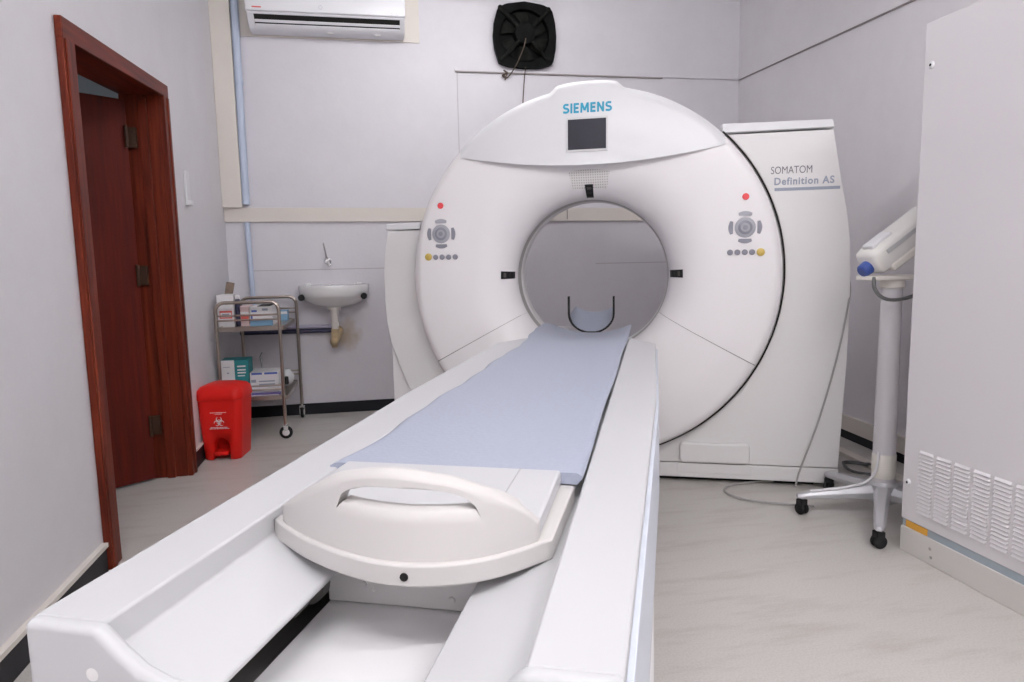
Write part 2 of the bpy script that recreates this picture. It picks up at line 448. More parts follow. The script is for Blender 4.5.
# ------------------------------------------------------------------ CT gantry
AX, CZG = -.32, 1.051
gx, gy = ct(AX, 3.5)
gan = thing('ct_gantry', 'white ring shaped scanner gantry with round bore at the far end of the table', 'ct scanner', (gx, gy, 0), -TH)
RF = .907
def face_y(r):
    if r <= .64:
        t = max(0., min(1., (.64 - r) / .252))
        return .06 - .19 * sqrt(max(0., 1 - t * t)) 
    if r < .855: return -.13 - .006 * sin((r - .64) / .215 * pi)
    t = min(1., (r - .855) / (RF - .855))
    return -.13 + .045 * (1 - sqrt(max(0., 1 - t * t)))
prof = []
for i in range(15):
    th = pi / 2 * i / 14
    prof.append((.64 - .252 * cos(th), .06 - .19 * sin(th)))
for i in range(1, 9): r = .64 + .215 * i / 8; prof.append((r, face_y(r)))
for i in range(1, 9): th = pi / 2 * i / 8; prof.append((.855 + (RF - .855) * sin(th), -.13 + .045 * (1 - cos(th))))
prof += [(RF, -.02), (RF, .03)]
back = [(.40, .075), (.40, .03)]
SA0, SA1 = radians(-28.6), radians(180 + 28.5)
gap = .0022
MB().lathe(prof, 150, (0, 0, CZG), 'y', SA0 + gap, SA1 - gap).build('front_cover', COVER, gan, angle=30)
MB().lathe(prof, 80, (0, 0, CZG), 'y', SA1 + gap - 2 * pi, SA0 - gap).build('lower_cover', COVER, gan, angle=30)
# dark inner drum seen through the seams
MB().lathe([(r, h + .012) for r, h in prof[4:-2]] , 100, (0, 0, CZG), 'y').build('inner_drum', mat('seam_grey', (.30, .28, .27), .6), gan)
# bore: grey scan ring, liner, rear flare
MB().lathe([(.388, .058), (.386, .075), (.385, .13)], 96, (0, 0, CZG), 'y').build('scan_ring', RINGG, gan)
MB().lathe([(.386, .13), (.382, .14), (.383, .19)] + [(.383 + .30 * (1 - cos(pi / 2 * i / 10)), .19 + .42 * sin(pi / 2 * i / 10)) for i in range(1, 11)] + [(.86, .63), (RF, .58), (RF, .45)],
           96, (0, 0, CZG), 'y').build('rear_cover', GREYW, gan)
# dark tube paints in the gap's shade round the disc, beside the body covers
pts = [(.9265 * cos(radians(a)), -.024, CZG + .9265 * sin(radians(a))) for a in [47 - i * 2.0 for i in range(122)]]
MB().tube(pts, .0042, 8).build('gap_shade', DARK, gan)

# visor over the display
VX = .635
def zb(x): return CZG + .529 + .062 * (x / .59) ** 2
def bump(x):
    a = abs(x + .005)
    if a < .138: return .027
    if a > .182: return 0.
    t = (a - .138) / .044
    return .027 * (1 + cos(pi * t)) / 2
def zt(x): return CZG + sqrt(max(0, (RF + .002) ** 2 - x * x)) + bump(x)
def visor_y(x, z):
    a, c = zb(x), zt(x)
    s = max(0., min(1., (z - a) / (c - a)))
    k = max(0., 1 - (x / VX) ** 2)
    r = sqrt(x * x + (z - CZG - bump(x) * s) ** 2)
    return min(face_y(min(r, RF - .0001)), -.125 if r < .7 else 0) - .0015 - .052 * k ** .9 * (1 - .72 * s)
def visor_p(u, v):
    x = (2 * u - 1) * VX
    a, c = zb(x), zt(x)
    if v <= .12:     # return under the lip
        t = v / .12
        q = face_y(min(RF - .001, sqrt(x * x + (a - CZG) ** 2))) + .006
        return (x, q + (visor_y(x, a) - q) * t, a + .008 * (1 - t))
    if v <= .86:
        s = sin((v - .12) / .74 * pi / 2)
        z = a + (c - a) * s
        return (x, visor_y(x, z), z)
    t = (v - .86) / .14
    return (x, visor_y(x, c) * (1 - t) + .03 * t, c)
MB().grid(visor_p, 90, 64).build('visor', WHITE, gan, angle=50)
SY = visor_y(0, 1.70)
def on_visor(x, z, lift): return (x, visor_y(x, z) - .0015 - lift, z)
def stroke_text(txt, x0, x1, z0, z1, fn, name, m, parent, wv=.21):
    """heavy sans capitals drawn as flat strokes"""
    def arcpts(cx, cy, rx, ry, a0, a1, n=12): return [(cx + rx * cos(radians(a0 + (a1 - a0) * i / n)), cy + ry * sin(radians(a0 + (a1 - a0) * i / n))) for i in range(n + 1)]
    h = wv / 2
    S_ = [[(.60, .86)] + arcpts(.34, .70, .23, .30 - h, 60, 250)[2:] + arcpts(.34, .30, .25, .30 - h, 70, -110, 12) + [(.03, .15)]]
    G = {'S': (.66, S_),
         'I': (.22, [[(.11, 0), (.11, 1)]]),
         'E': (.58, [[(h, 0), (h, 1)], [(h, 1 - h), (.56, 1 - h)], [(h, .5), (.52, .5)], [(h, h), (.56, h)]]),
         'M': (.92, [[(h, 0), (h + .03, 1)], [(.92 - h, 0), (.89 - h, 1)], [(h + .05, .98), (.46, .22)], [(.87 - h, .98), (.46, .22)]]),
         'N': (.74, [[(h, 0), (h, 1)], [(.74 - h, 0), (.74 - h, 1)], [(h, .97), (.74 - h, .03)]])}
    adv = []; X = 0
    for ch in txt: adv.append(X); X += G[ch][0] + .13
    X -= .13
    mb = MB()
    for ch, ox in zip(txt, adv):
        for P in G[ch][1]:
            k = len(P); Q = []
            for i, p in enumerate(P):
                a_, b_ = P[max(i - 1, 0)], P[min(i + 1, k - 1)]
                d = Vector((b_[0] - a_[0], b_[1] - a_[1])).normalized(); n_ = Vector((-d.y, d.x)) * h
                Q.append(((p[0] + n_.x, p[1] + n_.y), (p[0] - n_.x, p[1] - n_.y)))
            V = []
            for q in Q:
                for r in q:
                    V.append(fn(x0 + (ox + r[0]) / X * (x1 - x0), z0 + max(0, min(1, r[1])) * (z1 - z0), .0008))
            mb.add(V, [(2 * i, 2 * i + 1, 2 * i + 3, 2 * i + 2) for i in range(k - 1)])
    return mb.build(name, m, parent, smooth=False)
stroke_text('SIEMENS', -.112, .118, 1.826, 1.873, on_visor, 'lettering', TEAL, gan)
def screen_box(x0, x1, z0, z1, d):
    m = MB()
    V = []
    for lift in (-.01, d):
        for (x, z) in ((x0, z0), (x1, z0), (x1, z1), (x0, z1)):
            p = on_visor(x, z, lift); V.append(p)
    m.add(V, [(0, 1, 2, 3), (7, 6, 5, 4), (0, 4, 5, 1), (1, 5, 6, 2), (2, 6, 7, 3), (3, 7, 4, 0)])
    return m
scr = screen_box(-.098, .101, 1.645, 1.806, .003).build('display', FRAMEG, gan, smooth=False, bevel=.003)
screen_box(-.088, .092, 1.656, 1.796, .0045).build('display_glass', SCREEN, scr, smooth=False)

# speaker grille, laser windows
def on_face(x, z, lift):
    return (x, face_y(sqrt(x * x + (z - CZG) ** 2)) - lift, z)
def patch(x0, x1, z0, z1, lift, nx=10, nz=6):
    m = MB()
    m.grid(lambda u, v: on_face(x0 + (x1 - x0) * u, z0 + (z1 - z0) * v, lift), nx, nz)
    return m
def polar_patch(r0, r1, a0, a1, lift, nr=6, na=14):
    return MB().grid(lambda u, v: (lambda r, a: (r * cos(a), face_y(r) - lift, CZG + r * sin(a)))(r0 + (r1 - r0) * u, a0 + (a1 - a0) * v), nr, na)
polar_patch(.435, .520, radians(78.5), radians(100.5), .0012).build('speaker_grille', GRILLE, gan)
for a, dr in ((90, 0), (178.2, 0), (1.2, 0)):
    da = .019 / .43
    w = polar_patch(.396, .452, radians(a) - da, radians(a) + da, .003).build('laser_window', BLACK, gan, solid=.004)
    for k in (.411, .436): polar_patch(k - .007, k + .004, radians(a) - da * .6, radians(a) + da * .6, .0065, 3, 4).build('laser_lens', mat('lens_grey', (.10, .09, .085), .2), w)

# control pads left and right of the bore
def disc_on_face(x, z, r, h, name, m, sx=1., parent=gan, bev=.0):
    y = face_y(sqrt(x * x + (z - CZG) ** 2))
    mb = MB().lathe([(1e-5, -h), (r * .82, -h), (r, -h * .6), (r, .004)], 24, (0, 0, 0), 'y')
    mb.v = [(x + vx * sx, y + vy, z + vz) for vx, vy, vz in mb.v]
    return mb.build(name, m, parent, angle=40)
def pad_on_face(x, z, w, h, name, m, curve):
    # a lens shaped rocker; curve gives the side that bows outward
    y = face_y(sqrt(x * x + (z - CZG) ** 2))
    n = 12; P = []
    for i in range(n + 1):
        t = -1 + 2 * i / n; P.append((t * w, h * (.25 + .75 * (1 - t * t))))
    P += [(w * .9, -h * .75), (-w * .9, -h * .75)]
    a = {'up': 0, 'right': -90, 'down': 180, 'left': 90}[curve]
    a = radians(a)
    Q = [(p * cos(a) - q * sin(a), p * sin(a) + q * cos(a)) for p, q in P]
    mb = MB().prism([(x + p, z + q) for p, q in Q], y - .004, y + .003, 'y')
    return mb.build(name, m, gan, smooth=False)
for side, (cx, cz) in ((-1, (-.744, 1.280)), (1, (.729, 1.271))):
    disc_on_face(cx, cz + .141, .0155, .006, 'stop_button', RED)
    dl = disc_on_face(cx, cz, .047, .006, 'control_dial', BUTTOND)
    disc_on_face(cx, cz, .033, .009, 'dial_ring', BUTTON, parent=dl)
    disc_on_face(cx, cz, .024, .0105, 'dial_face', BUTTOND, parent=dl)
    disc_on_face(cx, cz, .013, .012, 'dial_centre', BUTTON, parent=dl)
    pad_on_face(cx, cz + .063, .031, .012, 'arrow_button', BUTTOND, 'up')
    pad_on_face(cx, cz - .061, .031, .012, 'arrow_button', BUTTON, 'down')
    pad_on_face(cx - .063, cz, .031, .012, 'arrow_button', BUTTON, 'left')
    pad_on_face(cx + .063, cz, .031, .012, 'arrow_button', BUTTON, 'right')
    if side < 0:
        disc_on_face(-.816, 1.165, .0185, .006, 'start_button', YELLOW)
        for i in range(4): disc_on_face(-.777 + i * .0345, 1.163, .0135, .006, 'round_button', BUTTON)
    else:
        disc_on_face(.800, 1.156, .0185, .006, 'start_button', YELLOW)
        for i in range(4): disc_on_face(.664 + i * .0325, 1.157, .0135, .006, 'round_button', BUTTON)

# body covers
FYB = -.02
inner = [(.9315 * cos(radians(a)), CZG + .9315 * sin(radians(a))) for a in [45.3 - i * 2.5 for i in range(55)]]
inner = [p for p in inner if p[0] > 0.0 or p[1] > .5]
outer = [(0.02, .104), (1.198, .104), (1.205, .28), (1.212, .45), (1.219, .62), (1.222, .78), (1.222, .92), (1.219, 1.064), (1.213, 1.204), (1.195, 1.34), (1.166, 1.48), (1.148, 1.58), (1.124, 1.712)]
MB().prism(inner + outer, FYB, .60, 'y').build('side_cover', GREYW, gan, bevel=.004, angle=40)
MB().prism([(.632, 1.7205), (1.128, 1.7205), (1.118, 1.758), (.628, 1.764)], FYB - .006, .62, 'y').build('top_cap', WHITE, gan, bevel=.006)
MB().box(0.0, 1.202, FYB, .60, .025, .100).build('plinth', GREYW, gan, bevel=.006)
def rr2(x0, x1, z0, z1, r, n=6):
    L = []
    for cx, cz, a in ((x1 - r, z1 - r, 0), (x0 + r, z1 - r, 90), (x0 + r, z0 + r, 180), (x1 - r, z0 + r, 270)):
        L += [(cx + r * cos(radians(a + 90 * i / n)), cz + r * sin(radians(a + 90 * i / n))) for i in range(n + 1)]
    return L
ac = MB().prism(rr2(.446, .787, .108, .212, .022), FYB - .022, FYB + .02, 'y').build('access_cover', GREYW, gan, bevel=.012, seg=3, angle=50)
MB().prism(rr2(.436, .797, .104, .221, .026), FYB - .0025, FYB + .01, 'y').build('access_frame', GREYW, ac, bevel=.0015, angle=50)
MB().box(.436, .797, FYB - .004, FYB + .01, .052, .101).build('access_frame', GREYW, ac, bevel=.0015)
# left body: shaped cover and the lower box behind it
innl = [(.9315 * cos(radians(a)), CZG + .9315 * sin(radians(a))) for a in [164 + i * 2.5 for i in range(31)]]
outl = [(-.70, .22), (-.80, .225), (-.90, .315), (-.986, .452), (-1.05, .60), (-1.085, .71), (-1.104, .83), (-1.110, .95), (-1.109, 1.08), (-1.100, 1.2), (-1.078, 1.306)]
MB().prism(innl + outl, FYB, .58, 'y').build('side_cover', GREYW, gan, bevel=.004, angle=40)
MB().prism([(-1.088, 1.3125), (-.896, 1.3125), (-.893, 1.347), (-1.085, 1.345)], FYB - .006, .60, 'y').build('top_cap', WHITE, gan, bevel=.006)
MB().box(-1.094, -.02, FYB + .03, .56, .025, .74).build('base_cover', COVER, gan, bevel=.008)
MB().box(-1.0, 1.1, .03, .52, 0.0, .03).build('foot', DARK, gan)
# product lettering on the right cover
flat = lambda x, z, lift: (x, FYB - .0012 - lift, z)
def tilt(x, z, lift, k=.0): return (x, FYB - .0012 - lift, z + k * (x - .85))
fit_text('SOMATOM', .854, 1.036, 1.520, 1.554, tilt, 'lettering', DGREY, gan, bold=-.004)
fit_text('Definition AS', .870, 1.134, 1.468, 1.503, tilt, 'lettering', LGREY, gan, bold=.027, spacing=1.14)
MB().box(.872, 1.160, FYB - .0018, FYB, 1.441, 1.455).build('underline_bar', LGREY, gan)

# ------------------------------------------------------------------ patient table
TY0 = .535
tx, ty = ct(AX, TY0)
tab = thing('patient_table', 'long white patient table on a covered base leading into the scanner bore', 'patient table', (tx, ty, 0), -TH)
def T(mb, name, m, parent=tab, **k):
    mb.v = [(x - AX, y - TY0, z) for x, y, z in mb.v]
    return mb.build(name, m, parent, **k)
def C(x): return AX + x
def profile_extrude(poly, ys):          # poly of (x,z) ; ys function x -> (y0,y1)
    mb = MB(); k = len(poly)
    V = [(x, ys(x)[0], z) for x, z in poly] + [(x, ys(x)[1], z) for x, z in poly]
    F = [tuple(range(k)), tuple(range(2 * k - 1, k - 1, -1))] + [(i, i + k, (i + 1) % k + k, (i + 1) % k) for i in range(k)]
    return mb.add(V, F)
HW = .325
def hw(y): return HW - .028 * max(0., (1.7 - y) / 1.165)      # the covers narrow a little towards the near end
def far(x): return 2.985 - .225 * max(0, min(1, (abs(x - AX) - .21) / .115))
def rail_loft(prof, y0, y1=None, side=-1, grow=0.):
    ys = [y0, .9, 1.3, 1.7, 2.3, None] if y1 is None else [y0, y1]
    loops = []
    for y in ys:
        lp = []
        for x, z in prof:
            yy = far(AX - x) if y is None else y
            w = (hw(yy) if abs(x) > .32 else abs(x))
            lp.append((AX + side * w, yy, z))
        loops.append(lp)
    return MB().loft(loops)
rail_prof = [(HW, .34), (HW, .80), (.212, .80), (.210, .766), (.098, .738), (.098, .730), (.215, .745), (.27, .745), (.27, .34)]
cap_prof = [(HW, .34), (HW, .801), (.212, .8005), (.188, .778), (.166, .760), (.14, .7495), (.098, .739), (.098, .66), (.20, .34)]
c1 = None
for sd in (-1, 1):
    T(rail_loft(rail_prof, .542, side=sd), 'side_rail', TABLE, bevel=.008, seg=3, angle=30)
    e = T(rail_loft(cap_prof, .528, .548, side=sd), 'end_cap', TABLE, bevel=.009, seg=4, angle=25)
    c1 = c1 or e
T(MB().lathe([(1e-5, -.008), (.007, -.007), (.0095, -.002), (.0095, .004)], 20, (C(-.219), .535, .752), 'y'), 'bumper_stud', GREYW, c1)
# bluish side trims
for sd in (-1, 1):
    mb = MB()
    lp = []
    for y in (.55, 1.0, 1.7, 2.74):
        q = AX + sd * (hw(y) + .003)
        lp.append([(q - sd * .006, y, .56), (q + sd * .006, y, .56), (q + sd * .004, y, .782), (q - sd * .006, y, .782)])
    T(mb.loft(lp), 'side_trim', SIDEB, bevel=.002)
# tray: plate in the middle, dark well below
T(MB().box(C(-.142), C(.142), .54, 2.6, .645, .660), 'tray_plate', mat('tray_white', (.82, .81, .82), .4), bevel=.002)
T(MB().box(C(-.288), C(.288), .57, 2.72, .600, .612), 'well', mat('well_grey', (.21, .20, .195), .5))
T(MB().box(C(-.20), C(.20), .545, .56, .34, .645), 'front_panel', TABLE, bevel=.003)
T(MB().cyl((C(-.165), .79, .69), .020, .03, 16, 'y').cyl((C(-.165), .845, .69), .027, .03, 16, 'y'), 'slide_roller', mat('roller_grey', (.18, .17, .165), .45))
# pedestal down to the floor
T(MB().box(C(-.27), C(.27), .75, 2.55, .05, .60), 'pedestal', GREYW, bevel=.02, seg=3)
T(MB().box(C(-.31), C(.31), .70, 2.70, 0.0, .06), 'base_plate', GREYW, bevel=.01)
T(MB().box(C(-HW + .003), C(HW - .003), .60, 2.66, .33, .345), 'under_panel', GREYW)
# moving tabletop: carriage block and trough shaped board
b = MB().box(C(-.142), C(.142), .866, 2.9, .6615, .764)
blk = T(b, 'carriage_block', GREYW, bevel=.002)
for x, z in ((-.075, .682), (.045, .678), (-.086, .690)):
    T(MB().lathe([(1e-5, -.003), (.004, -.0025), (.005, 0), (.005, .002)], 14, (C(x), .866, z), 'y'), 'screw', GREYW, blk)
def smooth(t): t = max(0., min(1., t)); return t * t * (3 - 2 * t)
def dip(x, y):
    d = .050 * smooth((y - 2.55) / .85)
    u = (x - AX) / .215
    return d * (1 - min(1., u * u))
def halfw(y): return .192
def board(u, v, t):
    y = 1.0 + 2.55 * v; x = AX + (2 * u - 1) * halfw(y)
    return (x, y, (.786 - t - dip(x, y)) + .004 * smooth((y - 2.6) / .8))
mb = MB()
for t in (0., .02): mb.grid(lambda u, v, t=t: board(u, v, t), 20, 60)
nn = 21 * 61
def rim(i, j): return i * 61 + j
F = []
for j in range(60):
    for i in (0, 20): F.append((rim(i, j), rim(i, j + 1), nn + rim(i, j + 1), nn + rim(i, j)))
for i in range(20):
    for j in (0, 60): F.append((rim(i, j), rim(i + 1, j), nn + rim(i + 1, j), nn + rim(i, j)))
mb.f += [list(f) for f in F]; mb.m += [0] * len(F)
T(mb, 'tabletop', GREYW)
# end piece with carry handle
ARC = [(-.545, .862), (-.527, .842), (-.454, .788), (-.395, .757), (-.345, .738), (-.302, .732), (-.258, .737), (-.208, .757), (-.168, .790), (-.131, .836), (-.122, .850)]
def arc_x(x):
    for (x0, y0), (x1, y1) in zip(ARC, ARC[1:]):
        if x <= x1 or x1 == ARC[-1][0]:
            t = (x - x0) / (x1 - x0); return y0 + (y1 - y0) * t
def arc_s(x, d=.018): return sum(arc_x(max(-.545, min(-.122, x + d * k / 4))) for k in range(-4, 5)) / 9
poly = [(-.529 + .401 * i / 40, arc_s(-.529 + .401 * i / 40)) for i in range(41)] + [(-.123, 1.05), (-.532, 1.05)]
endp = T(MB().prism(poly, .760, .789, 'z'), 'end_piece', HANDLE, bevel=.004, seg=3, angle=50)
EX, PW = -.328, .183
def ay(u): return arc_s(EX + PW * u) + .008
ZX = [(-.520, .806), (-.511, .812), (-.48, .826), (-.446, .847), (-.40, .873), (-.34, .888), (-.30, .890), (-.24, .880), (-.19, .857), (-.158, .833), (-.145, .812), (-.136, .806)]
def ztab(x):
    for (x0, z0), (x1, z1) in zip(ZX, ZX[1:]):
        if x <= x1: return z0 + (z1 - z0) * (x - x0) / (x1 - x0)
    return ZX[-1][1]
def atop_s(u):
    x = EX + PW * u; d = .012 * min(1., (1 - abs(u)) * 8)
    return sum(ztab(x + d * k / 3) for k in range(-3, 4)) / 7
def aback(u): return .004 + .010 * (1 - u * u)
poly2 = [(EX + PW * (-1 + i / 16), ay(-1 + i / 16) + .012) for i in range(33)] + [(EX + PW, 1.05), (EX - PW, 1.05)]
T(MB().prism(poly2, .7885, .8135, 'z'), 'end_deck', TABLE, endp, bevel=.005, seg=3, angle=50)
T(MB().box(EX + PW * .64, EX + PW * .648, .90, 1.05, .8130, .8142), 'deck_line', mat('faint_line', (.40, .40, .40), .5), endp)
# handle panel : curved shell with a real slot
us = [-1 + 2 * i / 44 for i in range(45)]
UB = .50
UC = .145
def slot(u):
    q = abs(u - UC)
    if q >= UB: return (.848, .848)
    k = (1 - (q / UB) ** 3.0) ** .6
    return (.848, .848 + .029 * k)
def hp(u, z, d):
    t = (z - .7885) / .115
    return (EX + PW * u, ay(u) + aback(u) * t + d * .030 * (1 if abs(u) < .9 else .5), z)
mb = MB()
VV = {}
def vid(key, p):
    if key not in VV: VV[key] = len(mb.v); mb.v.append(p)
    return VV[key]
NR = 4
def colv(i):           # the v values of column i : NR+1 below the slot, NR+1 above
    lo, hi = slot(us[i]); top = atop_s(us[i])
    if abs(us[i] - UC) >= UB: lo = hi = min(lo, .7885 + (top - .7885) * .6)
    return [.7885 + (lo - .7885) * j / NR for j in range(NR + 1)], [hi + (top - hi) * j / NR for j in range(NR + 1)]
def quad(ids):
    ids2 = []
    for q in ids:
        if q not in ids2: ids2.append(q)
    if len(ids2) >= 3: mb.f.append(ids2); mb.m.append(0)
def getv(i, part, j, d):
    lo, hi = colv(i)
    v = lo[j] if part == 0 else hi[j]
    if part == 1 and j == 0 and abs(us[i] - UC) >= UB: return getv(i, 0, NR, d)
    return vid((i, part, j, d), hp(us[i], v, d))
def rollv(i, part, j, k, sgn):
    if k == 0: return getv(i, part, j, 0)
    if k == 6: return getv(i, part, j, 1)
    open_ = abs(us[i] - UC) < UB
    if not open_ and not (part == 1 and j == NR): amp = 0.
    elif part == 1 and j == NR: amp = .008 * min(1., (1 - abs(us[i])) * 5)
    else: amp = .004 * min(1., (UB - abs(us[i] - UC)) * 8)
    lo, hi = colv(i)
    v = lo[j] if part == 0 else hi[j]
    p = hp(us[i], v, k / 6)
    return vid(('r', i, part, j, k), (p[0], p[1], p[2] + sgn * amp * sin(pi * k / 6)))
def roll(i, part, j, sgn):
    for k in range(6):
        quad([rollv(i, part, j, k, sgn), rollv(i + 1, part, j, k, sgn), rollv(i + 1, part, j, k + 1, sgn), rollv(i, part, j, k + 1, sgn)])
for i in range(44):
    for d in (0, 1):
        for part in (0, 1):
            for j in range(NR):
                quad([getv(i, part, j, d), getv(i + 1, part, j, d), getv(i + 1, part, j + 1, d), getv(i, part, j + 1, d)])
    # rims: bottom flat, top and slot edges rolled over
    quad([getv(i, 0, 0, 0), getv(i + 1, 0, 0, 0), getv(i + 1, 0, 0, 1), getv(i, 0, 0, 1)])
    roll(i, 1, NR, 1)
    if abs(us[i] - UC) < UB or abs(us[i + 1] - UC) < UB:
        roll(i, 0, NR, 1); roll(i, 1, 0, -1)
for i in (0, 44):
    for part in (0, 1):
        for j in range(NR):
            quad([getv(i, part, j, 0), getv(i, part, j + 1, 0), getv(i, part, j + 1, 1), getv(i, part, j, 1)])
T(mb, 'carry_handle', HANDLE, endp, angle=75)
T(MB().lathe([(1e-5, -.002), (.005, -.002), (.0055, .002)], 14, (-.292, arc_s(-.292), .774), 'y'), 'lock_hole', DARK, endp)

# mattress pad on the table
mx_, my_ = ct(AX, 1.03)
pad = thing('mattress', 'thin blue grey vinyl mattress lying along the white patient table', 'mattress', (mx_, my_, .79), -TH)
def pl(y):
    return -.5335 - .004 * sin(y * 9.) - .003 * sin(y * 23. + 1) - .012 * math.exp(-((y - 1.055) / .05) ** 2) - .04 * smooth((y - 2.75) / .6)
def pr(y): return -.112 + .002 * sin(y * 7)
def padz(x, y):
    return .8085 - dip(x, y) + .004 * smooth((y - 2.6) / .8)
def padp(u, v, t):
    y = 1.052 + 2.45 * v; a, c = pl(y), pr(y)
    x = a + (c - a) * u
    e = min(1., min(u, 1 - u) * 26) ; e2 = min(1., v * 140 + .0)
    zt_ = padz(x, y) - .006 * (1 - sqrt(max(0, 1 - (1 - e) ** 2))) 
    if t: zt_ = padz(x, y) - (.019 if .02 < u < .98 else .0075)
    return (x, y, zt_)
mb = MB()
NU, NV = 48, 90
for t in (0, 1): mb.grid(lambda u, v, t=t: padp(u, v, t), NU, NV)
nn = (NU + 1) * (NV + 1); rim = lambda i, j: i * (NV + 1) + j
for j in range(NV):
    for i in (0, NU): mb.f.append([rim(i, j), rim(i, j + 1), nn + rim(i, j + 1), nn + rim(i, j)]); mb.m.append(0)
for i in range(NU):
    for j in (0, NV): mb.f.append([rim(i, j), rim(i + 1, j), nn + rim(i + 1, j), nn + rim(i, j)]); mb.m.append(0)
mb.v = [(x - AX, y - 1.03, z - .79) for x, y, z in mb.v]
mb.build('mattress_pad', PAD, pad, angle=60)

# head holder in the bore
hx_, hy_ = ct(-.342, 3.55)
hh = thing('head_holder', 'black U shaped head holder with blue pad inside the scanner bore', 'head holder', (hx_, hy_, .73), -TH)
def U(r, zlo, ztop_, n=18):
    P = [(-r * 1.0, ztop_)]
    P += [(r * cos(pi + pi * i / n), zlo + r * .85 + r * .85 * sin(pi + pi * i / n)) for i in range(n + 1)]
    P.append((r, ztop_)); return P
def shell(r0, r1, z0, z1, top0, top1, y0, y1, top_b=None):
    a, c = U(r0, z0, top0), U(r1, z1, top1); k = len(a)
    V = []
    for y, f in ((y0, 1.), (y1, 1. if top_b is None else top_b)):
        for P in (a, c):
            for x, z in P: V.append((x, y, z if z < .15 else .0 + z * f))
    F = []
    for i in range(k - 1):
        F.append((i, i + 1, k + i + 1, k + i)); F.append((2 * k + i, 2 * k + i + 1, 3 * k + i + 1, 3 * k + i))
        F.append((i, i + 1, 2 * k + i + 1, 2 * k + i)); F.append((k + i, k + i + 1, 3 * k + i + 1, 3 * k + i))
    for i in (0, k - 1): F.append((i, k + i, 3 * k + i, 2 * k + i))
    return MB().add(V, F)
shell(.128, .118, .0, .010, .205, .205, .195, .225).build('holder_shell', BLACK, hh, angle=50)
def hpad(u, v, t):
    x = (2 * u - 1) * .113
    q = abs(2 * u - 1)
    zf = .012 + .100 * (1 - sqrt(max(0., 1 - q ** 2.2)))
    zr = .100 + .034 * q ** 2
    z = zf + (zr - zf) * v ** .9
    return (x * (1 - .03 * v), .205 + .235 * v, (z if not t else max(.009 + .09 * (1 - sqrt(max(0., 1 - q * q))), z - .02)))
mb = MB()
for t in (0, 1): mb.grid(lambda u, v, t=t: hpad(u, v, t), 24, 12)
n0 = 25 * 13
for j in range(12):
    for i in (0, 24): mb.f.append([i * 13 + j, i * 13 + j + 1, n0 + i * 13 + j + 1, n0 + i * 13 + j]); mb.m.append(0)
for i in range(24):
    for j in (0, 12): mb.f.append([i * 13 + j, (i + 1) * 13 + j, n0 + (i + 1) * 13 + j, n0 + i * 13 + j]); mb.m.append(0)
mb.build('head_pad', PAD, hh, angle=60)
MB().box(-.05, .05, -.06, .24, .0, .012).build('mounting_bracket', BLACK, hh, bevel=.003)

# cable hanging down the right cover and lying on the floor
def smooth_path(P, n=6):
    P = [Vector(p) for p in P]; out = []
    for i in range(len(P) - 1):
        p0, p1, p2, p3 = P[max(i - 1, 0)], P[i], P[i + 1], P[min(i + 2, len(P) - 1)]
        for k in range(n):
            t = k / n
            out.append(.5 * ((2 * p1) + (p2 - p0) * t + (2 * p0 - 5 * p1 + 4 * p2 - p3) * t * t + (3 * p1 - p0 - 3 * p2 + p3) * t ** 3))
    out.append(P[-1]); return out
def ctp(x, y, z): a, c = ct(x, y); return (a, c, z)
P = [ctp(.912, 3.60, 1.06), ctp(.912, 3.53, .99), ctp(.893, 3.474, .90), ctp(.850, 3.470, .641), ctp(.782, 3.470, .348), ctp(.705, 3.468, .10), ctp(.68, 3.45, .012)]
o = MB().tube(smooth_path(P, 8), .0045, 8).build('power_cable', CABLE)
tag(o, 'thin grey cable hanging down the right side cover of the scanner', 'cable')
P = [(2.06, 3.0, .008), (1.853, 3.034, .008), (1.725, 3.03, .008), (1.635, 2.985, .008), (1.61, 2.90, .008), (1.663, 2.803, .008), (1.767, 2.735, .008), (1.84, 2.70, .008), (1.90, 2.665, .008)]
o = MB().tube(smooth_path(P, 8), .0048, 8).build('floor_cable', CABLE)
tag(o, 'grey cable looping on the floor in front of the scanner plinth', 'cable')
P = []
for i in range(40):
    t = i / 39 * 4.2 * pi
    P.append((2.455 + .075 * cos(t) + .01 * sin(3 * t), 3.06 + .11 * sin(t) + .012 * i / 39, .012 + .010 * (i % 13) / 13 + .006 * i / 39))
o = MB().tube(P, .006, 8).build('coiled_cable', CABLED)
tag(o, 'dark cable coiled on the floor behind the injector stand', 'cable')

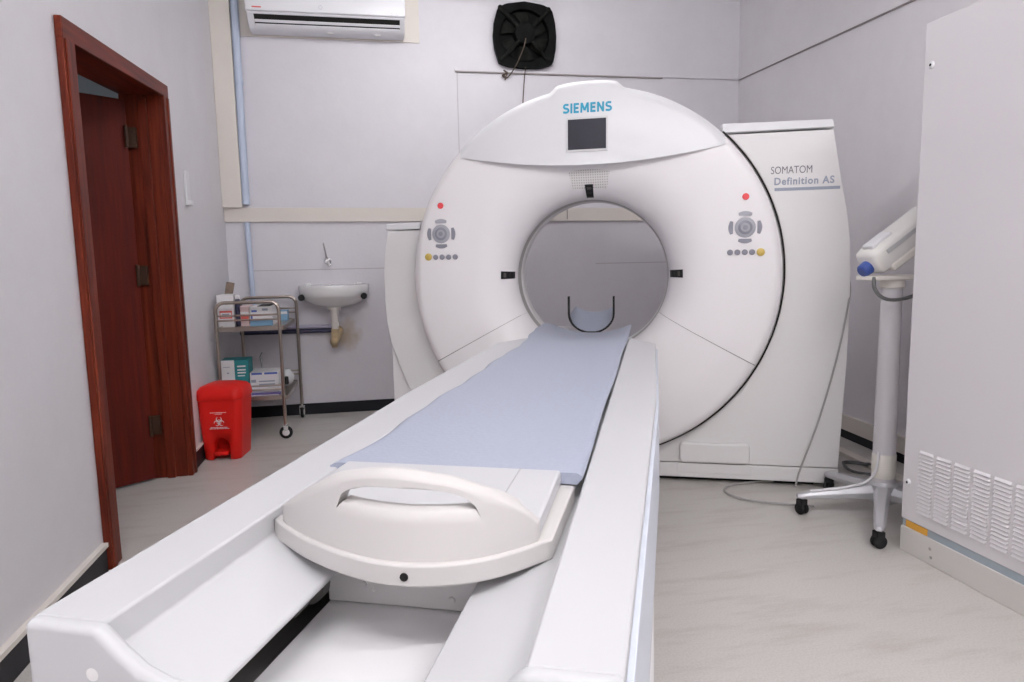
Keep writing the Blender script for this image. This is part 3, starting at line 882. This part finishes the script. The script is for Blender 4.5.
# ------------------------------------------------------------------ injector stand
sx_, sy_ = 2.112, 2.50
st = thing('injector_stand', 'silver wheeled column stand with ivory injector head beside the grey cabinet', 'injector stand', (sx_, sy_, 0))
MB().lathe([(.040, 1.04), (.0405, .9), (.045, .37), (.045, .14)], 28).build('column', mat('pearl_column', (.62, .60, .62), .35), st)
MB().lathe([(.0455, .182), (.0475, .186), (.0475, .283), (.0455, .287)], 28).build('collar', CREAMP, st)
MB().lathe([(1e-5, .165), (.046, .165), (.056, .150), (.052, .075), (.04, .065), (1e-5, .065)], 28).build('hub', ALU, st)
for a, L in ((160, .33), (229, .36), (301, .29), (12, .32), (92, .34)):
    a = radians(a); d = Vector((cos(a), sin(a), 0)); n = Vector((-sin(a), cos(a), 0))
    loops = []
    for t, w, z0, z1 in ((.03, .036, .075, .165), (.12, .034, .085, .150), (.5, .028, .085, .128), (.9, .024, .075, .108), (1.0, .021, .072, .098), (1.07, .012, .075, .092)):
        c = d * (L * t)
        loops.append([tuple(c + n * w * .8 + Vector((0, 0, z0))), tuple(c + n * w + Vector((0, 0, (z0 + z1) / 2))), tuple(c + n * w * .6 + Vector((0, 0, z1))), tuple(c - n * w * .6 + Vector((0, 0, z1))), tuple(c - n * w + Vector((0, 0, (z0 + z1) / 2))), tuple(c - n * w * .8 + Vector((0, 0, z0)))])
    lg = MB().loft(loops).build('leg', ALU, st, bevel=.004)
    c = d * L
    mb = MB()
    for s in (-.013, .013):
        mb.lathe([(1e-5, -.009), (.022, -.009), (.030, -.004), (.030, .004), (.022, .009), (1e-5, .009)], 20, (0, 0, 0), 'x')
        for q in range(len(mb.v) - 120, len(mb.v)): mb.v[q] = (mb.v[q][0] + s, mb.v[q][1], mb.v[q][2])
    mb.box(-.02, .02, -.02, .018, .018, .046)
    mb.xf(Matrix.Translation((c.x, c.y, .0275)) @ Matrix.Rotation(a + .6, 4, 'Z') @ Matrix.Scale(.9, 4))
    mb.build('caster', BLACK, lg, bevel=.003)
P = [(-.043, -.02, .30), (-.055, -.02, .22), (-.085, .0, .165), (-.16, .035, .135), (-.23, .062, .122), (-.29, .088, .112)]
MB().tube(smooth_path(P, 5), .0055, 8).build('leg_cable', WHITE, st)
# head: bracket plate, two-shell body tilted up, blue knob, cable
MB().prism([(-.125, -.06), (.12, -.06), (.12, .06), (-.125, .06), (-.138, .045), (-.138, -.045)], 1.030, 1.050, 'z').build('bracket', CREAMP, st, bevel=.006)
MB().lathe([(.041, .995), (.048, 1.0), (.048, 1.032)], 24).build('bracket_collar', CREAMP, st)
th = math.atan2(.565, .83)
Mh = Matrix.Translation((-.112, 0, 1.104)) @ Matrix.Rotation(-th, 4, 'Y') @ Matrix.Scale(1.06, 4)
hd = MB()
loops = []
for x, w, zl, zh in ((-.012, .045, -.035, .030), (0, .060, -.05, .045), (.05, .066, -.058, .052), (.30, .066, -.058, .052), (.38, .055, -.05, .045)):
    lp = []
    for i in range(20):
        t = 2 * pi * i / 20; k = .42
        cx_, sz_ = cos(t), sin(t)
        lp.append((x, w * (abs(cx_) ** k) * (1 if cx_ > 0 else -1), (zl + zh) / 2 + (zh - zl) / 2 * (abs(sz_) ** k) * (1 if sz_ > 0 else -1)))
    loops.append(lp)
hdo = hd.loft(loops).xf(Mh).build('injector_head', mat('injector_shell', (.74, .72, .69), .35), st, angle=50)
MB().box(.03, .34, -.07, .07, -.064, -.030).xf(Mh).build('lower_shell', CREAMP, hdo, bevel=.012, seg=3)
MB().box(.04, .33, -.069, -.064, .012, .030).xf(Mh).build('side_groove', mat('pale_grey_groove', (.5, .5, .5), .5), hdo, bevel=.002)
MB().box(.02, .12, -.03, .03, .045, .062).xf(Mh).build('top_ridge', WHITE, hdo, bevel=.006)
mk = MB().lathe([(1e-5, -.050), (.020, -.050), (.026, -.044), (.028, -.02), (.027, -.012)], 24, (0, 0, -.012), 'x').lathe([(.024, -.014), (.032, -.012), (.032, -.002), (.026, 0)], 24, (0, 0, -.012), 'x', mi=1)
mk.xf(Mh).build('blue_knob', [BLUEK, WHITE], hdo)['label'] = 'blue end knob'
P = [(-.128, -.05, 1.045), (-.132, -.06, 1.00), (-.11, -.075, .965), (-.06, -.08, .952), (.02, -.08, .962), (.08, -.075, .990), (.115, -.06, 1.04)]
MB().tube(smooth_path(P, 6), .0075, 8).build('head_cable', CABLED, st)

# ------------------------------------------------------------------ grey equipment cabinet
cab = thing('equipment_cabinet', 'tall pale grey equipment cabinet with louvred vents on the right', 'cabinet', (1.95, 2.205, 0))
Cb = lambda x0, x1, y0, y1, z0, z1: MB().box(x0, x1, -y1, -y0, z0, z1)   # y measured towards the viewer
CD, CL, CH = .60, 1.15, 1.948
Cb(.004, CD, 0, CL, .127, CH).build('housing', CABINET, cab, bevel=.006)
Cb(0, .012, 0, CL, .128, CH - .001).build('front_panel', CABINET, cab, bevel=.004)
Cb(.006, CD - .01, .004, CL, .098, .127).build('strip', BLUEST, cab)['label'] = 'blue grey strip'
Cb(.0, CD, 0, CL, 0, .098).build('plinth', mat('plinth_beige', (.64, .615, .585), .5), cab, bevel=.003)
Cb(.0035, .008, .022, .125, .100, .1255).build('label_plate', ORANGE, cab)['label'] = 'orange label'
for y, z in ((.037, 1.797), (.028, .276)):
    s = MB().lathe([(1e-5, -.007), (.009, -.007), (.013, -.002), (.013, .002)], 20, (0, -y, z), 'x').build('panel_screw', WHITE, cab)
    MB().lathe([(1e-5, -.0075), (.005, -.0075), (.005, -.006)], 12, (0, -y, z), 'x').build('screw_slot', DARK, s)
for y, z in ((.147, .061), (.153, .030)):
    MB().lathe([(1e-5, -.003), (.006, -.002), (.006, .002)], 14, (0, -y, z), 'x').build('plinth_screw', mat('dull_screw', (.35, .33, .32), .4), cab)
proto = None
for k in range(13):
    y0 = .078 + .0785 * k
    mb = MB()
    for i in range(17):
        z = .176 + .0142 * i
        # a pressed louvre : bulges out at its lower lip, open below
        V = [(0, 0, z), (0, -.063, z), (-.0075, -.002, z + .0015), (-.0075, -.061, z + .0015), (0, 0, z + .0105), (0, -.063, z + .0105)]
        mb.add(V, [(0, 1, 3, 2), (2, 3, 5, 4), (0, 2, 4), (1, 5, 3)])
    mb.v = [(x, y - y0, z) for x, y, z in mb.v]
    mb.build('vent', [CABINET], cab, smooth=False)

# ------------------------------------------------------------------ air conditioner
a0, a1 = -.79, .272
acn = thing('air_conditioner', 'white wall split air conditioner with open louvre above the sink corner', 'air conditioner', ((a0 + a1) / 2, BY, 2.72))
def A(mb, name, m, parent=acn, **k):
    mb.v = [(x - (a0 + a1) / 2, y - BY, z - 2.72) for x, y, z in mb.v]
    return mb.build(name, m, parent, **k)
A(MB().box(-.868, .385, BY - .012, BY - .001, 2.745, 3.10), 'backing_board', CREAM, bevel=.002)
A(MB().prism([(BY - .012, 2.755), (5.20, 2.755), (5.175, 2.768), (5.105, 2.842), (5.10, 3.08), (BY - .012, 3.10)], a0, a1, 'x'), 'casing', ACW, bevel=.008)
A(MB().prism([(5.103, 2.846), (5.088, 2.852), (5.082, 2.90), (5.088, 3.085), (5.11, 3.085)], a0 - .004, a1 + .004, 'x'), 'front_panel', ACW, bevel=.006, seg=3)
sl = Vector((5.105 - 5.175, 2.842 - 2.735)); 
def onsl(t, lift):     # t along the slanted face from top
    y = 5.105 + (5.175 - 5.105) * t; z = 2.842 + (2.768 - 2.842) * t
    return (y - .727 * lift, z - .687 * lift)
def band(t0, t1, l0, l1, x0, x1):
    p = [onsl(t0, l0), onsl(t1, l0), onsl(t1, l1), onsl(t0, l1)]
    return MB().prism(p, x0, x1, 'x')
A(band(.10, .92, -.004, .0015, a0 + .045, a1 - .035), 'air_slot', DARK)
A(band(.45, .64, -.002, .007, a0 + .045, a1 - .035), 'louvre', ACW, bevel=.003)
A(band(.74, .96, -.002, .004, a0 + .045, a1 - .035), 'lower_louvre', ACW, bevel=.003)
for x in (-.25, .08): A(MB().box(x - .02, x + .02, 5.19, 5.215, 2.749, 2.757), 'clip', GREYW)
A(MB().box(a0 + .04, a0 + .10, 5.0815, 5.084, 2.866, 2.874), 'red_mark', REDP)['label'] = 'small red maker mark'
A(MB().lathe([(.010, -.001), (.014, -.001), (.014, .001)], 20, (-.30, 5.083, 2.885), 'y'), 'round_mark', mat('silver_print', (.6, .6, .66), .3), bevel=0)
A(MB().box(a1 - .10, a1 - .045, 5.0815, 5.084, 2.866, 2.872), 'silver_mark', CHROME)

# ------------------------------------------------------------------ exhaust fan
fx, fz = 1.172, 2.815
fan = thing('exhaust_fan', 'black square exhaust fan with four struts high on the back wall', 'fan', (fx, BY, fz))
def fan_outline(s=1.):
    C_ = [(-.205, .190), (-.14, .222), (0, .243), (.14, .226), (.212, .197), (.236, .1), (.244, 0), (.238, -.1), (.214, -.205), (.14, -.228), (0, -.236), (-.12, -.226), (-.20, -.205), (-.232, -.1), (-.242, 0), (-.232, .1)]
    return [(x * s, z * s) for x, z in C_]
O = fan_outline(); n = 64
ring_o = []
for i in range(n):
    t = 2 * pi * i / n
    # radial hit on outline
    best = None
    for k in range(len(O)):
        (x0, z0), (x1, z1) = O[k], O[(k + 1) % len(O)]
        dx, dz = x1 - x0, z1 - z0; det = cos(t) * (-dz) + dx * sin(t)
        if abs(det) < 1e-9: continue
        r = (x0 * (-dz) + dx * z0) / det; s = (cos(t) * z0 - sin(t) * x0) / det
        if r > 0 and -1e-6 <= s <= 1 + 1e-6: best = r
    ring_o.append((best * cos(t), best * sin(t)))
ri = [(.192 * cos(2 * pi * i / n), .192 * sin(2 * pi * i / n)) for i in range(n)]
V = [(x, -.065, z) for x, z in ring_o] + [(x, -.055, z) for x, z in ri] + [(x * .98, -.004, z * .98) for x, z in ring_o] + [(x, -.004, z) for x, z in ri]
F = []
for i in range(n):
    j = (i + 1) % n
    F += [(i, j, n + j, n + i), (i, 2 * n + i, 2 * n + j, j), (n + i, n + j, 3 * n + j, 3 * n + i), (2 * n + i, 3 * n + i, 3 * n + j, 2 * n + j)]
MB().add(V, F).build('housing', FAN, fan, angle=40)
MB().lathe([(1e-5, -.004), (.195, -.004)], 48, (0, 0, 0), 'y').build('back_plate', mat('fan_backing', (.008, .008, .008), .8, spec=.05), fan)
for k in range(6):
    t0 = 2 * pi * k / 6
    mb = MB().grid(lambda u, v: ((.05 + .13 * u) * cos(t0 + .75 * v + .25 * u), -.02 - .022 * v, (.05 + .13 * u) * sin(t0 + .75 * v + .25 * u)), 8, 5)
    mb.build('blade', FANG, fan, solid=.003)
MB().lathe([(1e-5, -.095), (.060, -.095), (.078, -.085), (.085, -.03), (.085, -.02)], 32, (0, 0, .012), 'y').build('motor_cover', FAN, fan)
for a in (45, 135, 225, 315):
    a = radians(a); d = Vector((cos(a), 0, sin(a)))
    mb = MB().tube([tuple(d * .07 + Vector((0, -.082, .005))), tuple(d * .17 + Vector((0, -.082, 0))), tuple(d * .262 + Vector((0, -.062, 0)))], .014, 8)
    mb.build('strut', FANG, fan)
for q in (.225, -.2):
    for s in (1, -1):
        MB().lathe([(1e-5, -.074), (.016, -.072), (.018, -.06)], 14, (s * .185, 0, q * .86), 'y').build('mounting_boss', FANG, fan)
P = [(.0, -.095, -.03), (-.02, -.105, -.10), (-.07, -.105, -.21), (-.105, -.06, -.27), (-.14, -.03, -.305), (-.155, -.025, -.28), (-.13, -.03, -.26)]
MB().tube(smooth_path(P, 6), .0042, 8).build('power_cord', ROPE, fan)
P = [(.0, -.07, -.232), (-.003, -.04, -.30), (-.012, -.03, -.42), (-.02, -.03, -.55)]
MB().tube(smooth_path(P, 6), .004, 8).build('pull_string', ROPE, fan)
P = [(-.16, -.02, -.245), (-.135, -.03, -.27), (-.155, -.03, -.30), (-.17, -.025, -.285), (-.14, -.02, -.275), (-.15, -.02, -.315)]
MB().tube(smooth_path(P, 6), .0055, 8).build('tied_cord', ROPE, fan)

# ------------------------------------------------------------------ wall pipes
tag(MB().tube([(-.895, BY - .032, CZ), (-.902, BY - .032, 1.572)], .027, 14).lathe([(.0285, -.012), (.0305, -.01), (.0305, .01), (.0285, .012)], 14, (-.896, BY - .032, 2.42)).build('water_pipe', BLUEP),
    'pale blue pipe running down the back wall to the cream rail', 'pipe')
tag(MB().tube([(-.905, BY - .030, 1.445), (-.893, BY - .030, .70)], .019, 14).build('supply_pipe', BLUEP),
    'pale blue pipe below the cream rail behind the trolley', 'pipe')
tag(MB().tube([(-1.0, BY - .035, .678), (-.345, BY - .05, .672)], .014, 12).build('waste_pipe_with_shadow', LILAC),
    'lilac pipe running level to the sink trap, above its dark shadow tube', 'pipe')
tag(MB().tube([(-1.0, BY - .04, .645), (-.345, BY - .05, .640)], .017, 12).build('waste_pipe_with_shadow', NAVY),  # dark tube paints the shadow under the lilac pipe
    'dark shadow of the lilac pipe, built as a navy tube below it', 'pipe')

# ------------------------------------------------------------------ sink and tap
sk = thing('wash_basin', 'small white ceramic wash basin hung on the back wall', 'sink', (-.315, BY, .97))
def dshape(w, d, z, n=24, y_back=-.002, p=2.6):
    L = []
    for i in range(n + 1):
        t = pi + pi * i / n
        L.append((w * (abs(cos(t)) ** (2 / p)) * (1 if cos(t) > 0 else -1), y_back - d * (abs(sin(t)) ** (2 / p)), z))
    return L
loops = [dshape(.03, .10, -.150, y_back=-.07), dshape(.10, .18, -.146, y_back=-.03), dshape(.18, .25, -.125), dshape(.225, .295, -.095), dshape(.244, .316, -.072), dshape(.252, .326, -.062), dshape(.258, .332, .000), dshape(.254, .329, .012), dshape(.237, .312, .013), dshape(.222, .295, .004, y_back=-.06),
         dshape(.20, .19, -.05, y_back=-.07), dshape(.12, .13, -.095, y_back=-.09), dshape(.02, .03, -.105, y_back=-.12)]
loops[9] = dshape(.222, .235, .004, y_back=-.06)
mb = MB().loft(loops); mb.build('basin', CERAMIC, sk, angle=40)
MB().box(-.20, -.165, -.05, -.02, .010, .026).build('rear_lug', CERAMIC, sk, bevel=.004)
MB().box(.165, .20, -.05, -.02, .010, .026).build('rear_lug', CERAMIC, sk, bevel=.004)
for x in (-.20, -.03, .15): MB().lathe([(1e-5, .019), (.007, .018), (.008, .011)], 12, (x, -.04, 0)).build('tap_hole_plug', CHROME, sk)
for s in (-1, 1):
    MB().cyl((s * .218, -.26, -.070), .023, .25, 14, 'y').build('bracket', BLACK, sk)
trap = MB().lathe([(.028, -.12), (.046, -.135), (.046, -.165), (.030, -.165), (.026, -.20)], 20, (0, -.155, 0)).build('drain_fitting', PVC, sk)
MB().lathe([(.0245, -.19), (.0245, -.26), (.029, -.262), (.029, -.285), (.0245, -.287), (.0245, -.34)], 18, (0, -.155, 0)).build('drain_tube', PVC, sk)
P = [(0, -.155, -.31), (-.002, -.155, -.37), (-.012, -.14, -.405), (-.016, -.10, -.41), (.0, -.06, -.385), (.015, -.03, -.345), (.02, -.003, -.33)]
MB().tube(smooth_path(P, 5), .030, 14).build('trap_bend', DIRTYPVC, sk)['label'] = 'rust stained trap bend'
MB().lathe([(1e-5, 0), (.018, 0), (.022, .01), (.022, .03), (.016, .035)], 14, (-.014, -.115, -.452)).build('trap_cap', DIRTYPVC, sk)
MB().tube([(.022, -.145, -.17), (.024, -.14, -.28)], .010, 10).build('overflow_tube', CHROME, sk)

tp = thing('wall_tap', 'small chrome lever tap on the wall above the wash basin', 'tap', (-.355, BY, 1.155))
MB().lathe([(1e-5, -.055), (.014, -.055), (.016, -.045), (.016, -.01), (.026, -.006), (.026, 0)], 18, (0, 0, 0), 'y').build('body', CHROME, tp)
MB().tube([(0, -.045, 0), (.012, -.055, -.02), (.016, -.06, -.035)], .011, 12).tube([(-.003, -.04, .005), (-.004, -.04, .03)], .013, 12).build('spout', CHROME, tp)
MB().tube([(-.004, -.045, .022), (-.010, -.06, .07), (-.020, -.075, .135)], [.010, .006, .005], 10).build('lever', CHROME, tp)

# ------------------------------------------------------------------ light switch on the left wall
sw = thing('wall_switch', 'slim white switch plate on the left wall past the door', 'switch', (LX, 4.325, 1.59))
MB().box(0, .012, -.045, .03, -.098, .10).build('plate', WHITE, sw, bevel=.003)
MB().box(.01, .03, -.04, .02, -.098, -.07).build('holder_lip', WHITE, sw, bevel=.003)

# ------------------------------------------------------------------ instrument trolley
tr = thing('instrument_trolley', 'two tier steel instrument trolley in the corner below the blue pipe', 'trolley', (-.81, 4.9, 0))
def Tr(mb, name, m, parent=tr, **k):
    mb.v = [(x + .81, y - 4.9, z) for x, y, z in mb.v]
    return mb.build(name, m, parent, **k)
ends = ((4.6, -1.012, -.628), (5.2, -.970, -.585))
for (y, xa, xb) in ends:
    r = .055; zt_ = .905
    P = [(xa, y, .105), (xa, y, zt_ - r)] + [(xa + r - r * cos(pi / 2 * i / 6), y, zt_ - r + r * sin(pi / 2 * i / 6)) for i in range(1, 7)]
    P += [(xb - r + r * sin(pi / 2 * i / 6), y, zt_ - r + r * cos(pi / 2 * i / 6)) for i in range(0, 7)] + [(xb, y, .105)]
    hp_ = Tr(MB().tube(P, .0115, 10), 'end_frame', STEEL)
    for z in (.822, .792, .36, .335):
        Tr(MB().tube([(xa, y, z), (xb, y, z)], .006, 8), 'rail', STEEL, hp_)
    for x in (xa, xb):
        wr = .043
        mb = MB().cyl((x, y, .088), .010, .03, 12).box(x - .017, x + .017, y - .012, y + .018, .080, .092)
        if y > 5: mb.box(x - .020, x - .016, y - .008, y + .022, .03, .09).box(x + .016, x + .020, y - .008, y + .022, .03, .09)
        else: mb.box(x - .012, x + .016, y - .020, y - .016, .06, .09).box(x - .012, x + .016, y + .016, y + .020, .03, .09)
        cs = Tr(mb, 'caster', CHROME)
        ax_ = 'x' if y > 5 else 'y'
        Tr(MB().lathe([(1e-5, -.010), (.026, -.011), (.038, -.010), (wr, 0), (.038, .010), (.026, .011), (1e-5, .010)], 26, (x, y + .003, wr + .0005), ax_), 'wheel', BLACK, cs)
        Tr(MB().lathe([(1e-5, -.0145), (.020, -.0142), (.024, -.010), (.024, .010), (.020, .0142), (1e-5, .0145)], 18, (x, y + .003, wr + .0005), ax_), 'wheel_hub', GREYW, cs)
def shelf(z):
    x0, x1 = -1.0, -.605
    mb = MB().box(x0, x1, 4.605, 5.195, z - .004, z)
    for q in ((x0, x1, 4.602, 4.608), (x0, x1, 5.192, 5.198), (x0 - .003, x0 + .003, 4.605, 5.195), (x1 - .003, x1 + .003, 4.605, 5.195)):
        mb.box(*q, z - .022, z + .006)
    return mb
Tr(shelf(.742), 'upper_shelf', STEEL, smooth=False)
Tr(shelf(.285), 'lower_shelf', STEEL, smooth=False)

def carton(name, x0, x1, y0, y1, z0, z1, base, label, cat='box', prints=(), top=None):
    cx, cy = (x0 + x1) / 2, (y0 + y1) / 2
    t = thing(name, label, cat, (cx, cy, z0))
    MB().box(x0 - cx, x1 - cx, y0 - cy, y1 - cy, 0, z1 - z0).build('carton', base, t, bevel=.002)
    for (nm, a, c, e, f, m) in prints:      # fractions of the front face
        X = lambda q: x0 - cx + (x1 - x0) * q
        Z = lambda q: (z1 - z0) * q
        MB().box(X(a), X(c), y0 - cy - .0008, y0 - cy + .001, Z(e), Z(f)).build(nm, m, t)
    if top: MB().box(x0 - cx + (x1 - x0) * top[0], x0 - cx + (x1 - x0) * top[1], y0 - cy + .004, y1 - cy - .004, z1 - z0 - .001, z1 - z0 + top[3]).build('dark_opening', top[2], t)  # dark slab on top paints the shaded inside of the open box
    return t
ZU, ZL = .742, .285
carton('medicine_box', -1.025, -.925, 4.72, 4.86, ZU, .952, CARD, 'tall white box with red print on the trolley top, beside the wall', 'box',
       [('red_print', .12, .88, .44, .50, REDP), ('red_print', .12, .88, .26, .30, REDP), ('red_print', .12, .17, .30, .44, REDP), ('red_print', .83, .88, .30, .44, REDP), ('grey_print', .25, .72, .35, .41, LGREY)])
carton('glove_box', -.886, -.833, 4.72, 4.90, ZU, .873, PINKC, 'pale pink box between bottle and mask box on the trolley top', 'box',
       [('red_print', .05, .95, .35, .55, REDP), ('white_band', .0, 1., .62, .72, CARD)])
carton('mask_box', -.828, -.685, 4.72, 4.95, ZU, .868, CARD, 'white and sky blue open box on the trolley top', 'box',
       [('blue_band', .0, 1., .0, .32, SKYC), ('blue_print', .08, .32, .72, .82, BLUEC), ('blue_print', .55, .8, .78, .9, LGREY), ('blue_print', .05, .12, .3, .55, BLUEC)], (.35, .9, DARK, .004))
carton('blue_packet', -.70, -.635, 5.06, 5.16, ZU, .815, SKYC, 'flat blue packet at the back of the trolley top', 'packet', [('white_band', .0, 1., .65, .9, CARD)])
bt = thing('bottle', 'slim dark bottle with white cap beside the tall white box on the trolley', 'bottle', (-.9055, 4.76, ZU))
MB().lathe([(1e-5, 0), (.015, 0), (.017, .006), (.017, .165), (.013, .18), (.012, .185)], 20).build('flask', NAVY, bt)
MB().lathe([(.0155, .178), (.0165, .18), (.0165, .200), (.0145, .204), (1e-5, .204)], 18).build('cap', CARD, bt)
MB().lathe([(.0172, .145), (.0175, .145), (.0175, .16), (.0172, .16)], 20).build('paper_label', CARD, bt)
mb = MB().box(-.022, .030, -.006, .006, 0, .285); mb.xf(Matrix.Translation((-1.028, 4.885, ZU + .007)) @ Matrix.Rotation(radians(12), 4, 'Y'))
tag(mb.build('clipboard', BROWN, bevel=.003), 'brown board leaning at the wall end of the trolley top', 'board')
carton('test_kit_box', -1.03, -.856, 4.71, 4.87, ZL, .522, TEALC, 'white and dark teal box on the lower trolley shelf behind the bin', 'box',
       [('white_panel', .0, .5, .0, 1., CARD), ('white_lettering', .60, .9, .62, .66, CARD), ('white_lettering', .60, .9, .70, .74, CARD), ('white_lettering', .60, .86, .54, .57, CARD), ('white_lettering', .6, .9, .8, .84, CARD), ('grey_print', .22, .30, .62, .66, LGREY), ('grey_print', .1, .34, .8, .82, LGREY)])
carton('syringe_box', -.850, -.668, 4.71, 4.90, ZL, .432, CARD, 'low white box with blue lettering on the lower trolley shelf', 'box',
       [('blue_lettering', .03, .2, .55, .68, LGREY), ('blue_lettering', .3, .85, .56, .62, LGREY), ('blue_lettering', .3, .85, .42, .48, LGREY), ('blue_lettering', .25, .9, .2, .25, LGREY), ('blue_edge', .05, .42, .9, .99, BLUEC), ('blue_edge', .5, .95, .9, .99, BLUEC)])
tag(MB().box(-.84, -.66, 4.64, 4.70, ZL + .001, ZL + .014).box(-.838, -.662, 4.6385, 4.641, ZL + .003, ZL + .009, 1).build('folder', [PURP, CARD], bevel=.001), 'violet folder lying at the front of the lower trolley shelf', 'folder')
mb = MB().grid(lambda u, v: (-.655 + .05 * cos(2 * pi * u) * (.35 + .65 * sin(pi * v)) * (1 + .12 * sin(7 * u * 2 * pi + v * 9)) , 4.98 + .07 * sin(2 * pi * u) * (.35 + .65 * sin(pi * v)), ZL + .002 + .12 * v), 24, 10)
wrap = tag(mb.build('plastic_bag', mat('pale_film', (.62, .63, .64), .3)), 'crumpled pale bag with black item at the open end of the lower shelf', 'bag')
mb = MB().lathe([(1e-5, 0), (.014, 0), (.016, .01), (.014, .05), (1e-5, .055)], 12).xf(Matrix.Translation((-.645, 4.895, ZL + .03)))
tag(mb.build('black_clip', BLACK), 'black plastic clip lying against the pale bag on the lower shelf', 'clip')
mb = MB().tube([(-.80, 4.99, ZL + .0), (-.822, 4.99, .50), (-.808, 4.985, .53)], .006, 8)
tag(mb.build('metal_rod', CHROME), 'thin metal rod standing behind the low white box', 'rod')

# ------------------------------------------------------------------ red pedal bin
bx, by_ = -.928, 4.305
bn = thing('pedal_bin', 'red plastic pedal bin with biohazard mark beside the door frame', 'bin', (bx, by_, 0))
def rrect(w, d, r, z, n=7):
    L = []
    w *= .95
    for (cx, cy, a) in ((w - r, d - r, 0), (-w + r, d - r, 90), (-w + r, -d + r, 180), (w - r, -d + r, 270)):
        for i in range(n + 1):
            t = radians(a + 90 * i / n); L.append((cx + r * cos(t), cy + r * sin(t), z))
    return L
mb = MB().loft([rrect(.108, .112, .035, 0), rrect(.112, .116, .038, .006), rrect(.127, .122, .042, .20), rrect(.136, .128, .045, .36)])
body = mb.build('bin_body', BINRED, bn, angle=40)
# pressed arch for the pedal, cut out of the front
arch = [(-.050, -.02), (.050, -.02), (.050, .080)] + [(.050 * cos(pi * i / 14), .080 + .056 * sin(pi * i / 14)) for i in range(1, 14)] + [(-.050, .080)]
cut = MB().prism(arch, -.2, -.005, 'y').build('cutter', BINRED, bn)
md = body.modifiers.new('cut', 'BOOLEAN'); md.object = cut; md.operation = 'DIFFERENCE'; md.solver = 'EXACT'
bpy.context.view_layer.update()
dg = bpy.context.evaluated_depsgraph_get()
me = bpy.data.meshes.new_from_object(body.evaluated_get(dg))
body.modifiers.clear(); body.data = me; bpy.data.objects.remove(cut)
loops = [rrect(.137, .133, .05, .358), rrect(.142, .136, .05, .362), rrect(.142, .136, .05, .386), rrect(.136, .130, .05, .412), rrect(.120, .112, .05, .432), rrect(.08, .07, .04, .446), rrect(.02, .02, .01, .450)]
lid = MB().loft(loops).build('lid', BINRED, bn, angle=40)
MB().prism([(-.040, -.132), (.040, -.132), (.040, -.01), (-.040, -.01)], .030, .052, 'z').build('pedal', BINRED, bn, bevel=.005)
# biohazard sign and its small lines
def fy_bin(z): return -(.116 + (.122 - .116) * min(z, .2) / .2) if z < .2 else -(.122 + .006 * (z - .2) / .165)
def bsurf(x, z): return (x, fy_bin(z) - .0012, z)
em = MB(); ez = .232
def flat_arc(cx, cz, r0, r1, a0, a1, n=18):
    em.grid(lambda u, v: bsurf(cx + (r0 + (r1 - r0) * v) * cos(a0 + (a1 - a0) * u), cz + (r0 + (r1 - r0) * v) * sin(a0 + (a1 - a0) * u)), n, 1)
for a in (90, 210, 330):
    a = radians(a); cx, cz = .0145 * cos(a), ez + .0145 * sin(a)
    n = 22
    # open crescent, thick at the inside and pointed at the outside
    def crescent(u, v, a=a, cx=cx, cz=cz):
        t = a + radians(22) + (2 * pi - radians(44)) * u
        r1 = .0165; th_ = .0065 * sin(pi * u) ** .8 + .0006
        r = r1 - th_ * v
        return bsurf(cx + r * cos(t), cz + r * sin(t))
    em.grid(crescent, n, 1)
flat_arc(0, ez, .0105, .0135, 0, 2 * pi, 24)
WHITEP = mat('white_print', (.80, .72, .72), .6)
em.build('emblem', WHITEP, bn)['label'] = 'white biohazard symbol'
ln = MB()
for z, w in ((.285, .048), (.277, .020), (.196, .050), (.189, .056)):
    x = -w
    while x < w - .004:
        d = random.uniform(.004, .009)
        ln.add([bsurf(x, z), bsurf(min(w, x + d), z), bsurf(min(w, x + d), z + .0038), bsurf(x, z + .0038)], [(0, 1, 2, 3)])
        x += d + .0018
ln.build('small_print', WHITEP, bn)
bn.rotation_euler = (0, 0, radians(-7))

# ------------------------------------------------------------------ world and view
wd = bpy.data.worlds.new('world'); SC.world = wd; wd.use_nodes = True
wd.node_tree.nodes['Background'].inputs['Color'].default_value = (.8, .85, 1, 1)
wd.node_tree.nodes['Background'].inputs['Strength'].default_value = .3
SC.view_settings.view_transform = 'Standard'; SC.view_settings.look = 'None'
SC.view_settings.gamma = 1; SC.view_settings.use_curve_mapping = False
SC.view_settings.exposure = 0.
SC.cycles.use_denoising = True
SC.cycles.max_bounces = 10; SC.cycles.diffuse_bounces = 6
SC.cycles.sample_clamp_indirect = 6
